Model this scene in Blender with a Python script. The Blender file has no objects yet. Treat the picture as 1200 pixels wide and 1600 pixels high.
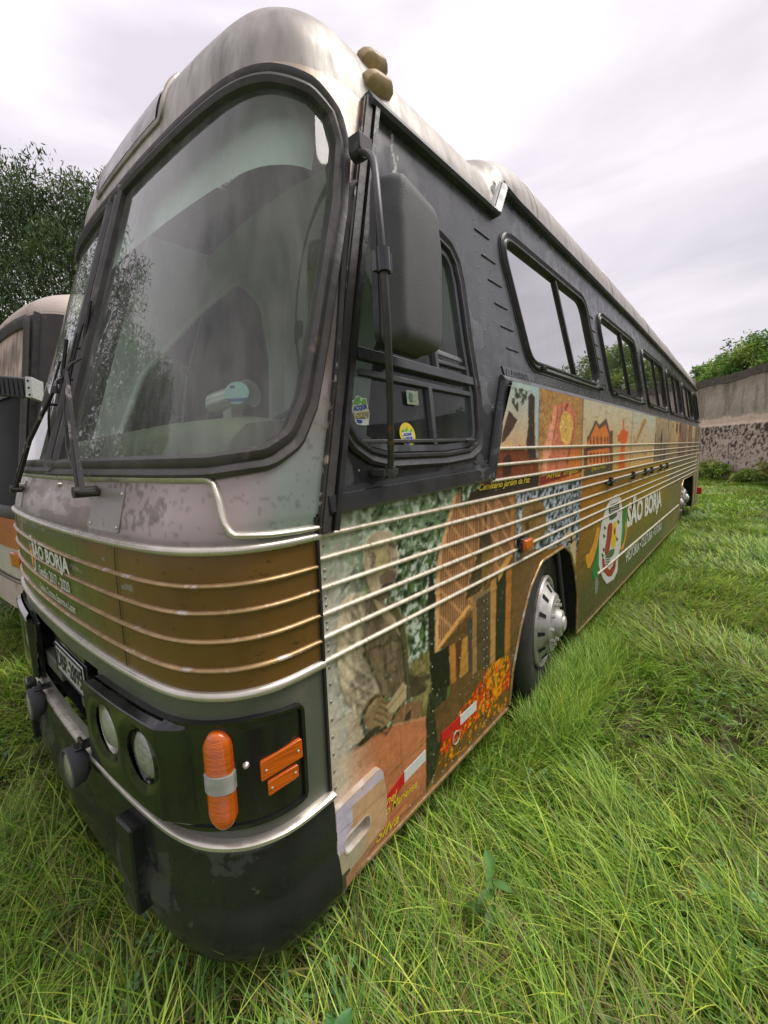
import bpy, math, random
import numpy as np
from mathutils import Vector, Matrix
R = math.radians
rng = np.random.default_rng(7)
random.seed(7)
scene = bpy.context.scene
COL = scene.collection

# ------------------------------------------------------------------ camera
CAM = dict(f=667.0, C=np.array([.95, -.80, 1.73]))
_y, _p, _r = R(40.74), R(7.994), R(-1.718)
_F = np.array([-math.sin(_y)*math.cos(_p), math.cos(_y)*math.cos(_p), -math.sin(_p)])
_R = np.array([math.cos(_y), math.sin(_y), 0.0]); _U = np.cross(_R, _F)
_R, _U = _R*math.cos(_r)+_U*math.sin(_r), -_R*math.sin(_r)+_U*math.cos(_r)
cd = bpy.data.cameras.new('camera'); cam = bpy.data.objects.new('camera', cd); COL.objects.link(cam)
cd.sensor_fit = 'HORIZONTAL'; cd.sensor_width = 36; cd.lens = 36*CAM['f']/1200
cd.clip_start = .02; cd.clip_end = 3000
cam.matrix_world = Matrix(((_R[0], _U[0], -_F[0], CAM['C'][0]), (_R[1], _U[1], -_F[1], CAM['C'][1]), (_R[2], _U[2], -_F[2], CAM['C'][2]), (0, 0, 0, 1)))
scene.camera = cam

# ------------------------------------------------------------------ world, sun, exposure
SUN_EL, SUN_AZ = R(58), R(38)      # azimuth: direction towards the sun measured from +Y clockwise
sdir = Vector((math.sin(SUN_AZ)*math.cos(SUN_EL), math.cos(SUN_AZ)*math.cos(SUN_EL), math.sin(SUN_EL)))
w = bpy.data.worlds.new('World'); scene.world = w; w.use_nodes = True
nt = w.node_tree; nt.nodes.clear(); N = nt.nodes.new; L = nt.links.new
out = N('ShaderNodeOutputWorld'); bg = N('ShaderNodeBackground'); bg2 = N('ShaderNodeBackground'); mixs = N('ShaderNodeMixShader')
sky = N('ShaderNodeTexSky'); sky.sky_type = 'NISHITA'; sky.sun_disc = False; sky.sun_elevation = SUN_EL; sky.sun_rotation = SUN_AZ
sky.dust_density = 3; L(sky.outputs[0], bg.inputs[0]); bg.inputs[1].default_value = .08
tc = N('ShaderNodeTexCoord'); mp = N('ShaderNodeMapping'); mp.inputs['Scale'].default_value = (1.2, 1.2, 4.2)
L(tc.outputs['Generated'], mp.inputs[0])
n1 = N('ShaderNodeTexNoise'); n1.inputs['Scale'].default_value = 1.6; n1.inputs['Detail'].default_value = 7; n1.inputs['Roughness'].default_value = .48; n1.inputs['Distortion'].default_value = .4
L(mp.outputs[0], n1.inputs['Vector'])
cr = N('ShaderNodeValToRGB'); cr.color_ramp.elements[0].position = .36; cr.color_ramp.elements[0].color = (.58, .545, .60, 1)
cr.color_ramp.elements[1].position = .62; cr.color_ramp.elements[1].color = (.84, .79, .84, 1)
L(n1.outputs['Fac'], cr.inputs[0])
# the overcast is brighter high on the left, apart from the sun lamp
nrm = N('ShaderNodeVectorMath'); nrm.operation = 'DOT_PRODUCT'; nrm.inputs[1].default_value = Vector((-.72, .05, .69))
L(tc.outputs['Generated'], nrm.inputs[0])
mr = N('ShaderNodeMapRange'); mr.inputs['From Min'].default_value = .1; mr.inputs['From Max'].default_value = 1; mr.inputs['To Min'].default_value = .86; mr.inputs['To Max'].default_value = 1.22
L(nrm.outputs['Value'], mr.inputs['Value'])
vm = N('ShaderNodeVectorMath'); vm.operation = 'SCALE'; L(cr.outputs[0], vm.inputs[0]); L(mr.outputs[0], vm.inputs['Scale'])
L(vm.outputs[0], bg2.inputs[0]); bg2.inputs[1].default_value = 1.0
mixs.inputs[0].default_value = .9
L(bg.outputs[0], mixs.inputs[1]); L(bg2.outputs[0], mixs.inputs[2]); L(mixs.outputs[0], out.inputs[0])
sl = bpy.data.lights.new('sun', 'SUN'); sun = bpy.data.objects.new('sun', sl); COL.objects.link(sun)
sl.energy = 2.2; sl.angle = R(32); sl.color = (1, .95, .88)
sun.rotation_euler = sdir.to_track_quat('Z', 'Y').to_euler()
scene.view_settings.view_transform = 'Standard'; scene.view_settings.look = 'None'; scene.view_settings.exposure = .36; scene.view_settings.gamma = 1
scene.cycles.max_bounces = 6; scene.cycles.transparent_max_bounces = 16; scene.cycles.use_denoising = True

# ------------------------------------------------------------------ helpers
def lin(c):
    c = np.asarray(c, float)/255.0
    return np.where(c <= .04045, c/12.92, ((c+.055)/1.055)**2.4)

def ray(x, y):
    return _F*CAM['f'] + _R*(x-600) - _U*(y-800)
def S(x, y, X=0.0):                    # where a point of the side livery lies on the side wall: (Y, Z)
    d = ray(x, y); t = (X-CAM['C'][0])/d[0]; p = CAM['C']+d*t
    return p[1], p[2]
def pxX(x, y, X):
    d = ray(x, y); return CAM['C']+d*((X-CAM['C'][0])/d[0])
def SP(pts, ox=0, oy=0, s=1.0, X=0.0):
    return [S(ox+a/s, oy+b/s, X) for a, b in pts]

def _hash(ix, iy, seed):
    h = (ix.astype(np.int64)*374761393 + iy.astype(np.int64)*668265263 + seed*974711) & 0x7fffffff
    h = (h ^ (h >> 13))*1274126177 & 0x7fffffff
    return ((h ^ (h >> 16)) & 0xffff)/65535.0
def vn(x, y, seed=0):
    ix = np.floor(x); iy = np.floor(y); fx = x-ix; fy = y-iy
    fx = fx*fx*(3-2*fx); fy = fy*fy*(3-2*fy)
    a = _hash(ix, iy, seed); b = _hash(ix+1, iy, seed); c = _hash(ix, iy+1, seed); d = _hash(ix+1, iy+1, seed)
    return (a*(1-fx)+b*fx)*(1-fy)+(c*(1-fx)+d*fx)*fy
def fbm(x, y, seed=0, o=4):
    s = 0; a = .5; t = 0
    for i in range(o):
        s = s+a*vn(x*2**i, y*2**i, seed+i*17); t += a; a *= .55
    return s/t

def inpoly(px, py, poly):
    r = np.zeros(px.shape, bool); n = len(poly)
    for i in range(n):
        x1, y1 = poly[i]; x2, y2 = poly[(i+1) % n]
        if y1 == y2: continue
        c = ((y1 > py) != (y2 > py)) & (px < (x2-x1)*(py-y1)/(y2-y1)+x1)
        r ^= c
    return r

def mesh_obj(name, V, Fc, mat=None, parent=None, smooth=True, col=None, loc=None):
    """one mesh object; Fc is an (n,4) array of quads or a list of faces"""
    me = bpy.data.meshes.new(name)
    V = np.asarray(V, np.float32)
    if isinstance(Fc, np.ndarray):
        nf, k = Fc.shape
        me.vertices.add(len(V)); me.vertices.foreach_set('co', V.ravel())
        me.loops.add(nf*k); me.loops.foreach_set('vertex_index', Fc.astype(np.int32).ravel())
        me.polygons.add(nf); me.polygons.foreach_set('loop_start', np.arange(nf, dtype=np.int32)*k)
        me.polygons.foreach_set('loop_total', np.full(nf, k, np.int32))
        me.update(calc_edges=True)
    else:
        me.from_pydata([tuple(map(float, v)) for v in V], [], [tuple(int(i) for i in f) for f in Fc]); me.update()
    me.polygons.foreach_set('use_smooth', [smooth]*len(me.polygons))
    if col is not None:
        at = me.color_attributes.new('Col', 'FLOAT_COLOR', 'POINT')
        c4 = np.ones((len(V), 4), np.float32); c4[:, :3] = col
        at.data.foreach_set('color', c4.ravel())
    o = bpy.data.objects.new(name, me); COL.objects.link(o)
    if mat: me.materials.append(mat)
    if parent: o.parent = parent
    if loc is not None: o.location = loc
    return o

def empty(name, loc=(0, 0, 0)):
    o = bpy.data.objects.new(name, None); COL.objects.link(o); o.location = loc; o.empty_display_size = .2
    return o
def tag(o, label=None, cat=None, group=None, kind=None):
    if label: o['label'] = label
    if cat: o['category'] = cat
    if group: o['group'] = group
    if kind: o['kind'] = kind
    return o

class MB:
    def __init__(s): s.V = []; s.F = []; s.n = 0
    def add(s, V, F):
        V = np.asarray(V, float); s.V.append(V); s.F += [tuple(int(i)+s.n for i in f) for f in F]; s.n += len(V); return s
    def build(s, name, mat, parent=None, smooth=True, bevel=0, loc=None):
        o = mesh_obj(name, np.concatenate(s.V), s.F, mat, parent, smooth, None, loc)
        if bevel:
            m = o.modifiers.new('b', 'BEVEL'); m.width = bevel; m.segments = 2; m.limit_method = 'ANGLE'; m.angle_limit = R(35)
        if smooth:
            o.data.polygons.foreach_set('use_smooth', [True]*len(o.data.polygons))
            try: o.data.set_sharp_from_angle(angle=R(38))
            except Exception: pass
        return o
    def hexa(s, P):                  # eight corners: bottom loop of four, then top loop of four
        return s.add(P, [(3, 2, 1, 0), (4, 5, 6, 7), (0, 1, 5, 4), (1, 2, 6, 5), (2, 3, 7, 6), (3, 0, 4, 7)])
    def box(s, c, d, rz=0, rx=0):
        c = np.array(c, float); h = np.array(d, float)/2
        P = np.array([(-1, -1, -1), (1, -1, -1), (1, 1, -1), (-1, 1, -1), (-1, -1, 1), (1, -1, 1), (1, 1, 1), (-1, 1, 1)], float)*h
        if rx: a = math.cos(rx); b = math.sin(rx); P = P @ np.array([[1, 0, 0], [0, a, b], [0, -b, a]])
        if rz: a = math.cos(rz); b = math.sin(rz); P = P @ np.array([[a, b, 0], [-b, a, 0], [0, 0, 1]])
        return s.hexa(P+c)
    def tube(s, path, rad, n=8, closed=False, cap=True, flat=1.0, up=None):
        P = np.asarray(path, float); m = len(P); rad = np.broadcast_to(rad, (m,))
        T = np.roll(P, -1, 0)-np.roll(P, 1, 0) if closed else np.gradient(P, axis=0)
        T /= np.linalg.norm(T, axis=1)[:, None]+1e-12
        ref = np.array(up if up is not None else (0, 0, 1.0) if abs(T[0][2]) < .9 else (1.0, 0, 0))
        V = []
        a = ref-T[0]*(ref@T[0]); a /= np.linalg.norm(a)
        for i in range(m):
            if up is not None: a = ref-T[i]*(ref@T[i])
            else: a = a-T[i]*(a@T[i])
            a = a/(np.linalg.norm(a)+1e-12); b = np.cross(T[i], a)
            for k in range(n):
                t = 2*math.pi*k/n; V.append(P[i]+rad[i]*(math.cos(t)*a*flat+math.sin(t)*b))
        F = []
        for i in range(m if closed else m-1):
            j = (i+1) % m
            for k in range(n):
                l = (k+1) % n; F.append((i*n+k, i*n+l, j*n+l, j*n+k))
        if cap and not closed: F += [tuple(range(n))[::-1], tuple((m-1)*n+k for k in range(n))]
        return s.add(V, F)
    def sweep(s, path, nrm, prof, closed=True):
        """prof: (a, b) pairs; a along side = n x t, b along the surface normal"""
        P = np.asarray(path, float); m = len(P); Nn = np.asarray(nrm, float)
        if Nn.ndim == 1: Nn = np.tile(Nn, (m, 1))
        T = np.roll(P, -1, 0)-np.roll(P, 1, 0) if closed else np.gradient(P, axis=0)
        T /= np.linalg.norm(T, axis=1)[:, None]+1e-12
        B = np.cross(Nn, T); B /= np.linalg.norm(B, axis=1)[:, None]+1e-12
        k = len(prof); V = np.zeros((m, k, 3))
        for j, (a, b) in enumerate(prof): V[:, j] = P+B*a+Nn*b
        F = []
        for i in range(m if closed else m-1):
            q = (i+1) % m
            for j in range(k):
                l = (j+1) % k; F.append((i*k+j, q*k+j, q*k+l, i*k+l))
        if not closed: F += [tuple(range(k)), tuple((m-1)*k+j for j in range(k))[::-1]]
        return s.add(V.reshape(-1, 3), F)
    def lathe(s, prof, c, axis='x', n=40, sgn=1):
        """prof: (radius, height along the axis)"""
        V = []; F = []; k = len(prof)
        for i in range(n):
            t = 2*math.pi*i/n
            for r_, h in prof:
                a, b = r_*math.cos(t), r_*math.sin(t)
                V.append({'x': (sgn*h, a, b), 'y': (a, sgn*h, b), 'z': (a, b, sgn*h)}[axis])
        for i in range(n):
            j = (i+1) % n
            for q in range(k-1): F.append((i*k+q, j*k+q, j*k+q+1, i*k+q+1))
        return s.add(np.array(V)+np.array(c, float), F)
    def dome(s, c, n, r, h=None, seg=8):
        c = np.array(c, float); n = np.array(n, float); n /= np.linalg.norm(n); h = h or r*.6
        a = np.cross(n, (0, 0, 1.0) if abs(n[2]) < .9 else (1.0, 0, 0)); a /= np.linalg.norm(a); b = np.cross(n, a)
        V = []
        for rr, hh in ((1, 0), (.75, .6), (.35, .95)):
            for k in range(seg):
                t = 2*math.pi*k/seg; V.append(c+r*rr*(math.cos(t)*a+math.sin(t)*b)+n*h*hh)
        V.append(c+n*h); F = []
        for q in range(2):
            for k in range(seg):
                l = (k+1) % seg; F.append((q*seg+k, q*seg+l, (q+1)*seg+l, (q+1)*seg+k))
        for k in range(seg): F.append((2*seg+k, 2*seg+(k+1) % seg, 3*seg))
        return s.add(V, F)
    def prism(s, poly, fn, d0, d1):
        """polygon in a 2-D parameter space, mapped by fn(a, b, offset) to 3-D, with real thickness"""
        n = len(poly); V = [fn(a, b, d0) for a, b in poly]+[fn(a, b, d1) for a, b in poly]
        F = [tuple(range(n))[::-1], tuple(range(n, 2*n))]+[(i, (i+1) % n, n+(i+1) % n, n+i) for i in range(n)]
        return s.add(V, F)

def arcpoly(P, r, n=6):
    """round the corners of a polygon; r a number or a list"""
    out_ = []; m = len(P); P = np.array(P, float)
    for i in range(m):
        a, b, c = P[i-1], P[i], P[(i+1) % m]; rr = r[i] if hasattr(r, '__len__') else r
        u = a-b; v = c-b; lu, lv = np.linalg.norm(u), np.linalg.norm(v); u /= lu; v /= lv
        d = min(rr/max(math.tan(math.acos(np.clip(u@v, -1, 1))/2), .05), lu*.48, lv*.48)
        p, q = b+u*d, b+v*d
        for k in range(n+1):
            t = k/n; out_.append(tuple((1-t)**2*p+2*t*(1-t)*b+t*t*q))
    return out_
def resample(P, step, closed=True):
    P = np.array(P, float); Q = np.vstack([P, P[:1]]) if closed else P
    s_ = np.r_[0, np.cumsum(np.linalg.norm(np.diff(Q, axis=0), axis=1))]
    n = max(4, int(s_[-1]/step)); t = np.linspace(0, s_[-1], n+1)[:-1] if closed else np.linspace(0, s_[-1], n+1)
    return np.stack([np.interp(t, s_, Q[:, k]) for k in range(Q.shape[1])], -1)

def grid(name, fn, us, vs, mat, parent, hole=None, paint=None, smooth=True):
    U_, V_ = np.meshgrid(us, vs, indexing='ij'); nu, nv = U_.shape
    P = fn(U_.ravel(), V_.ravel())
    idx = np.arange(nu*nv).reshape(nu, nv)
    F = np.stack([idx[:-1, :-1], idx[1:, :-1], idx[1:, 1:], idx[:-1, 1:]], -1).reshape(-1, 4)
    if hole is not None:
        cu = (U_[:-1, :-1]+U_[1:, 1:]).ravel()/2; cv = (V_[:-1, :-1]+V_[1:, 1:]).ravel()/2
        F = F[~hole(cu, cv)]
    col = paint(U_.ravel(), V_.ravel()) if paint is not None else None
    used = np.zeros(nu*nv, bool); used[F.ravel()] = True
    new = np.cumsum(used)-1
    return mesh_obj(name, P[used], new[F], mat, parent, smooth, None if col is None else col[used])

# ------------------------------------------------------------------ materials
def mat(name, c=(.5, .5, .5), rough=.5, metal=0, var=.0, vs=6, c2=None, thr=.55, soft=.1, c2s=4, bump=0, bs=40, attr=False,
        spec=.5, coat=0, stretch=(1, 1, 1), rv=.0, trans=0, emis=None, rust=None):
    m = bpy.data.materials.new(name); m.use_nodes = True; t = m.node_tree; b = t.nodes['Principled BSDF']
    N_ = t.nodes.new; K = t.links.new
    b.inputs['Roughness'].default_value = rough; b.inputs['Metallic'].default_value = metal
    b.inputs['Specular IOR Level'].default_value = spec
    if coat: b.inputs['Coat Weight'].default_value = coat; b.inputs['Coat Roughness'].default_value = .12
    tc_ = N_('ShaderNodeTexCoord'); mp_ = N_('ShaderNodeMapping'); mp_.inputs['Scale'].default_value = stretch
    K(tc_.outputs['Object'], mp_.inputs[0])
    if attr:
        a = N_('ShaderNodeAttribute'); a.attribute_name = 'Col'; cur = a.outputs['Color']
    else:
        a = N_('ShaderNodeRGB'); a.outputs[0].default_value = (*c, 1); cur = a.outputs[0]
    if var:
        n_ = N_('ShaderNodeTexNoise'); n_.inputs['Scale'].default_value = vs; n_.inputs['Detail'].default_value = 6; K(mp_.outputs[0], n_.inputs['Vector'])
        r_ = N_('ShaderNodeMapRange'); r_.inputs['From Min'].default_value = .3; r_.inputs['From Max'].default_value = .7
        r_.inputs['To Min'].default_value = 1-var; r_.inputs['To Max'].default_value = 1+var; K(n_.outputs['Fac'], r_.inputs['Value'])
        v_ = N_('ShaderNodeVectorMath'); v_.operation = 'SCALE'; K(cur, v_.inputs[0]); K(r_.outputs[0], v_.inputs['Scale']); cur = v_.outputs[0]
    def layer(cur, colr, th, sf, sc, seed):
        n_ = N_('ShaderNodeTexNoise'); n_.noise_dimensions = '4D'; n_.inputs['W'].default_value = seed
        n_.inputs['Scale'].default_value = sc; n_.inputs['Detail'].default_value = 8; n_.inputs['Roughness'].default_value = .65; K(mp_.outputs[0], n_.inputs['Vector'])
        r_ = N_('ShaderNodeMapRange'); r_.inputs['From Min'].default_value = th; r_.inputs['From Max'].default_value = th+sf; K(n_.outputs['Fac'], r_.inputs['Value'])
        x_ = N_('ShaderNodeMix'); x_.data_type = 'RGBA'; K(r_.outputs[0], x_.inputs['Factor']); K(cur, x_.inputs['A']); x_.inputs['B'].default_value = (*colr, 1)
        return x_.outputs['Result'], r_.outputs[0]
    if c2 is not None: cur, _ = layer(cur, c2, thr, soft, c2s, 1.3)
    if rust is not None: cur, _ = layer(cur, rust[0], rust[1], rust[2], rust[3], 7.7)
    K(cur, b.inputs['Base Color'])
    if rv:
        n_ = N_('ShaderNodeTexNoise'); n_.inputs['Scale'].default_value = vs*2.3; n_.inputs['Detail'].default_value = 5; K(mp_.outputs[0], n_.inputs['Vector'])
        r_ = N_('ShaderNodeMapRange'); r_.inputs['From Min'].default_value = .3; r_.inputs['From Max'].default_value = .7
        r_.inputs['To Min'].default_value = max(.03, rough-rv); r_.inputs['To Max'].default_value = min(1, rough+rv); K(n_.outputs['Fac'], r_.inputs['Value']); K(r_.outputs[0], b.inputs['Roughness'])
    if bump:
        n_ = N_('ShaderNodeTexNoise'); n_.inputs['Scale'].default_value = bs; n_.inputs['Detail'].default_value = 6; K(mp_.outputs[0], n_.inputs['Vector'])
        b_ = N_('ShaderNodeBump'); b_.inputs['Strength'].default_value = bump; b_.inputs['Distance'].default_value = .01; K(n_.outputs['Fac'], b_.inputs['Height']); K(b_.outputs[0], b.inputs['Normal'])
    if trans:
        tr = N_('ShaderNodeBsdfTranslucent'); mx = N_('ShaderNodeMixShader'); mx.inputs[0].default_value = trans
        K(cur, tr.inputs[0]); K(b.outputs[0], mx.inputs[1]); K(tr.outputs[0], mx.inputs[2]); K(mx.outputs[0], t.nodes['Material Output'].inputs[0])
    return m

def glass_mat(name, tint=(.55, .62, .58), film=.10, filmc=(.45, .5, .47), ior=1.6, rough=.02, streak=True):
    m = bpy.data.materials.new(name); m.use_nodes = True; t = m.node_tree; t.nodes.clear(); N_ = t.nodes.new; K = t.links.new
    o_ = N_('ShaderNodeOutputMaterial'); tr = N_('ShaderNodeBsdfTransparent'); gl = N_('ShaderNodeBsdfGlossy'); df = N_('ShaderNodeBsdfDiffuse')
    tr.inputs[0].default_value = (*tint, 1); gl.inputs['Roughness'].default_value = rough; gl.inputs[0].default_value = (.95, .95, .95, 1); df.inputs[0].default_value = (*filmc, 1)
    ge = N_('ShaderNodeNewGeometry'); dt = N_('ShaderNodeVectorMath'); dt.operation = 'DOT_PRODUCT'; K(ge.outputs['Normal'], dt.inputs[0]); K(ge.outputs['Incoming'], dt.inputs[1])
    ab = N_('ShaderNodeMath'); ab.operation = 'ABSOLUTE'; K(dt.outputs['Value'], ab.inputs[0]); om = N_('ShaderNodeMath'); om.operation = 'SUBTRACT'; om.inputs[0].default_value = 1; K(ab.outputs[0], om.inputs[1])
    pw = N_('ShaderNodeMath'); pw.operation = 'POWER'; K(om.outputs[0], pw.inputs[0]); pw.inputs[1].default_value = 4.0 if ior > 2 else 5.0
    f0 = ((ior-1)/(ior+1))**2; fr = N_('ShaderNodeMath'); fr.operation = 'MULTIPLY_ADD'; K(pw.outputs[0], fr.inputs[0]); fr.inputs[1].default_value = 1-f0; fr.inputs[2].default_value = f0
    m1 = N_('ShaderNodeMixShader'); m2 = N_('ShaderNodeMixShader')
    tc_ = N_('ShaderNodeTexCoord'); mp_ = N_('ShaderNodeMapping'); mp_.inputs['Scale'].default_value = (14, 14, .9) if streak else (3, 3, 3)
    K(tc_.outputs['Object'], mp_.inputs[0]); n_ = N_('ShaderNodeTexNoise'); n_.inputs['Scale'].default_value = 1.5; n_.inputs['Detail'].default_value = 7; K(mp_.outputs[0], n_.inputs['Vector'])
    n3 = N_('ShaderNodeTexNoise'); n3.inputs['Scale'].default_value = 3; n3.inputs['Detail'].default_value = 2; K(tc_.outputs['Object'], n3.inputs['Vector'])
    ad = N_('ShaderNodeMath'); ad.operation = 'MULTIPLY'; K(n_.outputs['Fac'], ad.inputs[0]); K(n3.outputs['Fac'], ad.inputs[1])
    r_ = N_('ShaderNodeMapRange'); r_.inputs['From Min'].default_value = .12; r_.inputs['From Max'].default_value = .42; r_.inputs['To Min'].default_value = film*.4; r_.inputs['To Max'].default_value = film*1.9
    K(ad.outputs[0], r_.inputs['Value'])
    K(fr.outputs[0], m1.inputs[0]); K(tr.outputs[0], m1.inputs[1]); K(gl.outputs[0], m1.inputs[2])
    K(r_.outputs[0], m2.inputs[0]); K(m1.outputs[0], m2.inputs[1]); K(df.outputs[0], m2.inputs[2]); K(m2.outputs[0], o_.inputs[0])
    return m

M = {}
M['mural'] = mat('livery_film', attr=True, rough=.42, rv=.12, var=.10, vs=9, spec=.5, bump=.05, bs=6)
M['belt'] = mat('charcoal_paint', (.062, .066, .073), .34, 0, .25, 5, c2=(.10, .107, .115), thr=.56, soft=.04, c2s=3.2, spec=.5, rv=.12, bump=.08, bs=5)
M['belt_paint'] = mat('repainted_charcoal', attr=True, rough=.30, var=.12, vs=5, spec=.5, rv=.14, bump=.10, bs=4)
M['belt_dark'] = mat('black_rail_paint', (.020, .022, .023), .30, 0, .25, 6, c2=(.075, .082, .085), thr=.60, soft=.02, c2s=5, rv=.1)
M['roof'] = mat('weathered_silver_roof', (.40, .365, .33), .45, .25, .22, 4, c2=(.20, .18, .16), thr=.52, soft=.16, c2s=2.6, stretch=(4, 4, .5), rv=.1, rust=((.46, .36, .25), .62, .12, 2.0), bump=.06, bs=8)
M['silver'] = mat('dull_silver_paint', (.35, .33, .32), .40, .35, .12, 5, c2=(.20, .18, .175), thr=.58, soft=.05, c2s=9, rv=.1, rust=((.40, .31, .25), .68, .05, 12))
M['front'] = mat('front_paint', attr=True, rough=.36, rv=.1, var=.12, vs=7, coat=.25, c2=(.07, .035, .015), thr=.66, soft=.04, c2s=14)
M['chrome'] = mat('aged_chrome', (.64, .60, .52), .30, .65, .12, 10, c2=(.26, .19, .12), thr=.64, soft=.12, c2s=9, rv=.08)
M['strip'] = mat('bare_strip', (.66, .60, .48), .38, .45, .2, 20, c2=(.25, .17, .08), thr=.60, soft=.06, c2s=26, stretch=(1, 2.5, 1), rv=.1)
M['strip_front'] = mat('bronze_strip', (.42, .28, .13), .32, .5, .25, 20, c2=(.62, .52, .46), thr=.55, soft=.06, c2s=16, rust=((.10, .05, .025), .64, .05, 22))
M['rubber'] = mat('black_rubber', (.026, .025, .025), .42, 0, .3, 10, c2=(.10, .085, .075), thr=.62, soft=.06, c2s=12, stretch=(1, 1, 1), rv=.15, bump=.2, bs=30)
M['gasket'] = mat('weathered_gasket', (.06, .055, .052), .5, 0, .3, 12, c2=(.15, .12, .10), thr=.60, soft=.08, c2s=9, bump=.25, bs=30)
M['blackgloss'] = mat('black_gloss_paint', (.012, .012, .013), .16, 0, .2, 8, c2=(.10, .085, .07), thr=.68, soft=.03, c2s=11, coat=.5, rv=.08)
M['bumper'] = mat('black_bumper', (.020, .021, .022), .22, 0, .3, 4, c2=(.055, .057, .057), thr=.54, soft=.015, c2s=2.6, rv=.14, rust=((.16, .14, .12), .66, .03, 9), bump=.1, bs=6)
M['plastic'] = mat('black_plastic', (.085, .086, .09), .6, 0, .12, 8, bump=.35, bs=320)
M['rod'] = mat('chipped_rod', (.06, .06, .06), .45, .3, .2, 15, c2=(.22, .10, .05), thr=.62, soft=.05, c2s=14)
M['wiper'] = mat('weathered_wiper', (.045, .04, .038), .5, .3, .2, 15, c2=(.40, .34, .32), thr=.56, soft=.08, c2s=12)
M['dark'] = mat('dark_void', (.01, .01, .01), .9)
M['tyre'] = mat('tyre_rubber', (.028, .026, .024), .75, 0, .3, 10, c2=(.09, .075, .06), thr=.55, soft=.2, c2s=5, bump=.3, bs=50)
M['rim'] = mat('polished_aluminium', (.46, .45, .43), .48, .45, .15, 8, c2=(.22, .19, .16), thr=.52, soft=.15, c2s=7, rv=.12)
M['amber'] = mat('amber_plastic', (.64, .12, .008), .16, 0, .22, 3, stretch=(3, 3, 45), bump=.22, bs=3, spec=.6, coat=.6)
M['amber_dull'] = mat('sun_bleached_amber', (.42, .30, .14), .5, 0, .3, 12, c2=(.18, .15, .12), thr=.5, soft=.15, c2s=7)
M['lens_clear'] = mat('milky_lens', (.42, .42, .40), .2, 0, .2, 20, coat=.4)
M['lens'] = mat('lamp_glass', (.40, .41, .36), .25, .25, .35, 14, coat=.6, bump=.6, bs=60)
M['reflector'] = mat('lamp_reflector', (.55, .53, .48), .2, .9, .2, 10)
M['white'] = mat('white_letter_film', (.70, .72, .66), .45, 0, .1, 10)
M['yellow'] = mat('yellow_letter_film', (.72, .55, .04), .45)
M['red'] = mat('red_reflective', (.55, .01, .015), .3, 0, .15, 30)
M['whiteref'] = mat('white_reflective', (.66, .68, .66), .3, 0, .1, 60)
M['ws'] = glass_mat('windscreen_glass', (.80, .90, .84), .15, (.42, .42, .39), 1.6, .02)
M['glass'] = glass_mat('tinted_side_glass', (.16, .17, .17), .05, (.3, .3, .3), 8.0, .015)
M['glass2'] = glass_mat('driver_glass', (.60, .65, .62), .06, (.3, .32, .3), 1.45, .02)
M['liner'] = mat('cabin_liner', (.76, .82, .77), .6, 0, .1, 4)
M['dash'] = mat('olive_dash', (.17, .18, .11), .6, 0, .2, 6, c2=(.25, .24, .15), thr=.6, soft=.1, bump=.2)
M['seat'] = mat('seat_cloth', (.035, .037, .045), .9, 0, .2, 20, bump=.2)
M['floor_in'] = mat('cabin_floor', (.03, .03, .03), .8)
M['motor'] = mat('galvanised_motor', (.5, .5, .45), .3, .8, .2, 20)
M['cyan'] = mat('pale_cyan_label', (.40, .66, .66), .5)
M['blue'] = mat('blue_ink', (.02, .08, .33), .5)
M['green_ink'] = mat('green_ink', (.14, .45, .05), .5)
M['plate'] = mat('plate_grey', (.55, .56, .55), .4, .2, .1, 20)
M['black_ink'] = mat('black_ink', (.02, .02, .02), .5)
# ================================================================== the coach
bus = empty('coach', (0, 0, 0))
tag(bus, 'old silver-roofed coach with charcoal window band and painted photo livery of statues and buildings', 'bus')
half = [(0, 0), (0, -.06), (-.001, -.12), (-.012, -.19), (-.045, -.255), (-.09, -.30), (-.15, -.34), (-.24, -.368), (-.36, -.385), (-.55, -.402), (-.85, -.417), (-1.15, -.42)]
P0 = np.array(half+[(-2.3-x, y) for x, y in half[-2::-1]], float)
for _ in range(2):
    Q = [P0[0]]
    for a, b in zip(P0[:-1], P0[1:]): Q += [.75*a+.25*b, .25*a+.75*b]
    P0 = np.array(Q+[P0[-1]])
SL = np.r_[0, np.cumsum(np.hypot(*np.diff(P0, axis=0).T))]; LEN = float(SL[-1]); MID = LEN/2
def tum(z): return .16*np.clip((np.asarray(z, float)-1.56)/1.37, 0, None)
def rake(z):
    z = np.asarray(z, float); return .31*np.where(z > 1.6, z-1.5, np.clip(z-1.4, 0, None)**2/.4)
def fraw(s, z):
    s = np.asarray(s, float); z = np.asarray(z, float)
    x = np.interp(s, SL, P0[:, 0]); y = np.interp(s, SL, P0[:, 1])
    x = -1.15+(x+1.15)*(1.15-tum(z))/1.15
    return np.stack([x, y+rake(z), z+0*x], -1)
def fnorm(s, z):
    e = 8e-3
    A = fraw(np.clip(s+e, 0, LEN), z)-fraw(np.clip(s-e, 0, LEN), z); B = fraw(s, z+e)-fraw(s, z-e)
    n = np.cross(B, A); n /= np.linalg.norm(n, axis=-1)[..., None]+1e-12
    c = np.array([-1.15, 1.5, 0.0]); d = fraw(s, z)-c; d[..., 2] = 0
    sg = np.sign((n*d).sum(-1)); return n*sg[..., None]
def fp(s, z, off=0.0):
    s = np.asarray(s, float); z = np.asarray(z, float)+0*s
    return fraw(s, z)+fnorm(s, z)*np.asarray(off, float)[..., None]
def fpath(P, off=0.0):
    P = np.array(P, float); return fp(P[:, 0], P[:, 1], off), fnorm(P[:, 0], P[:, 1])
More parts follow.
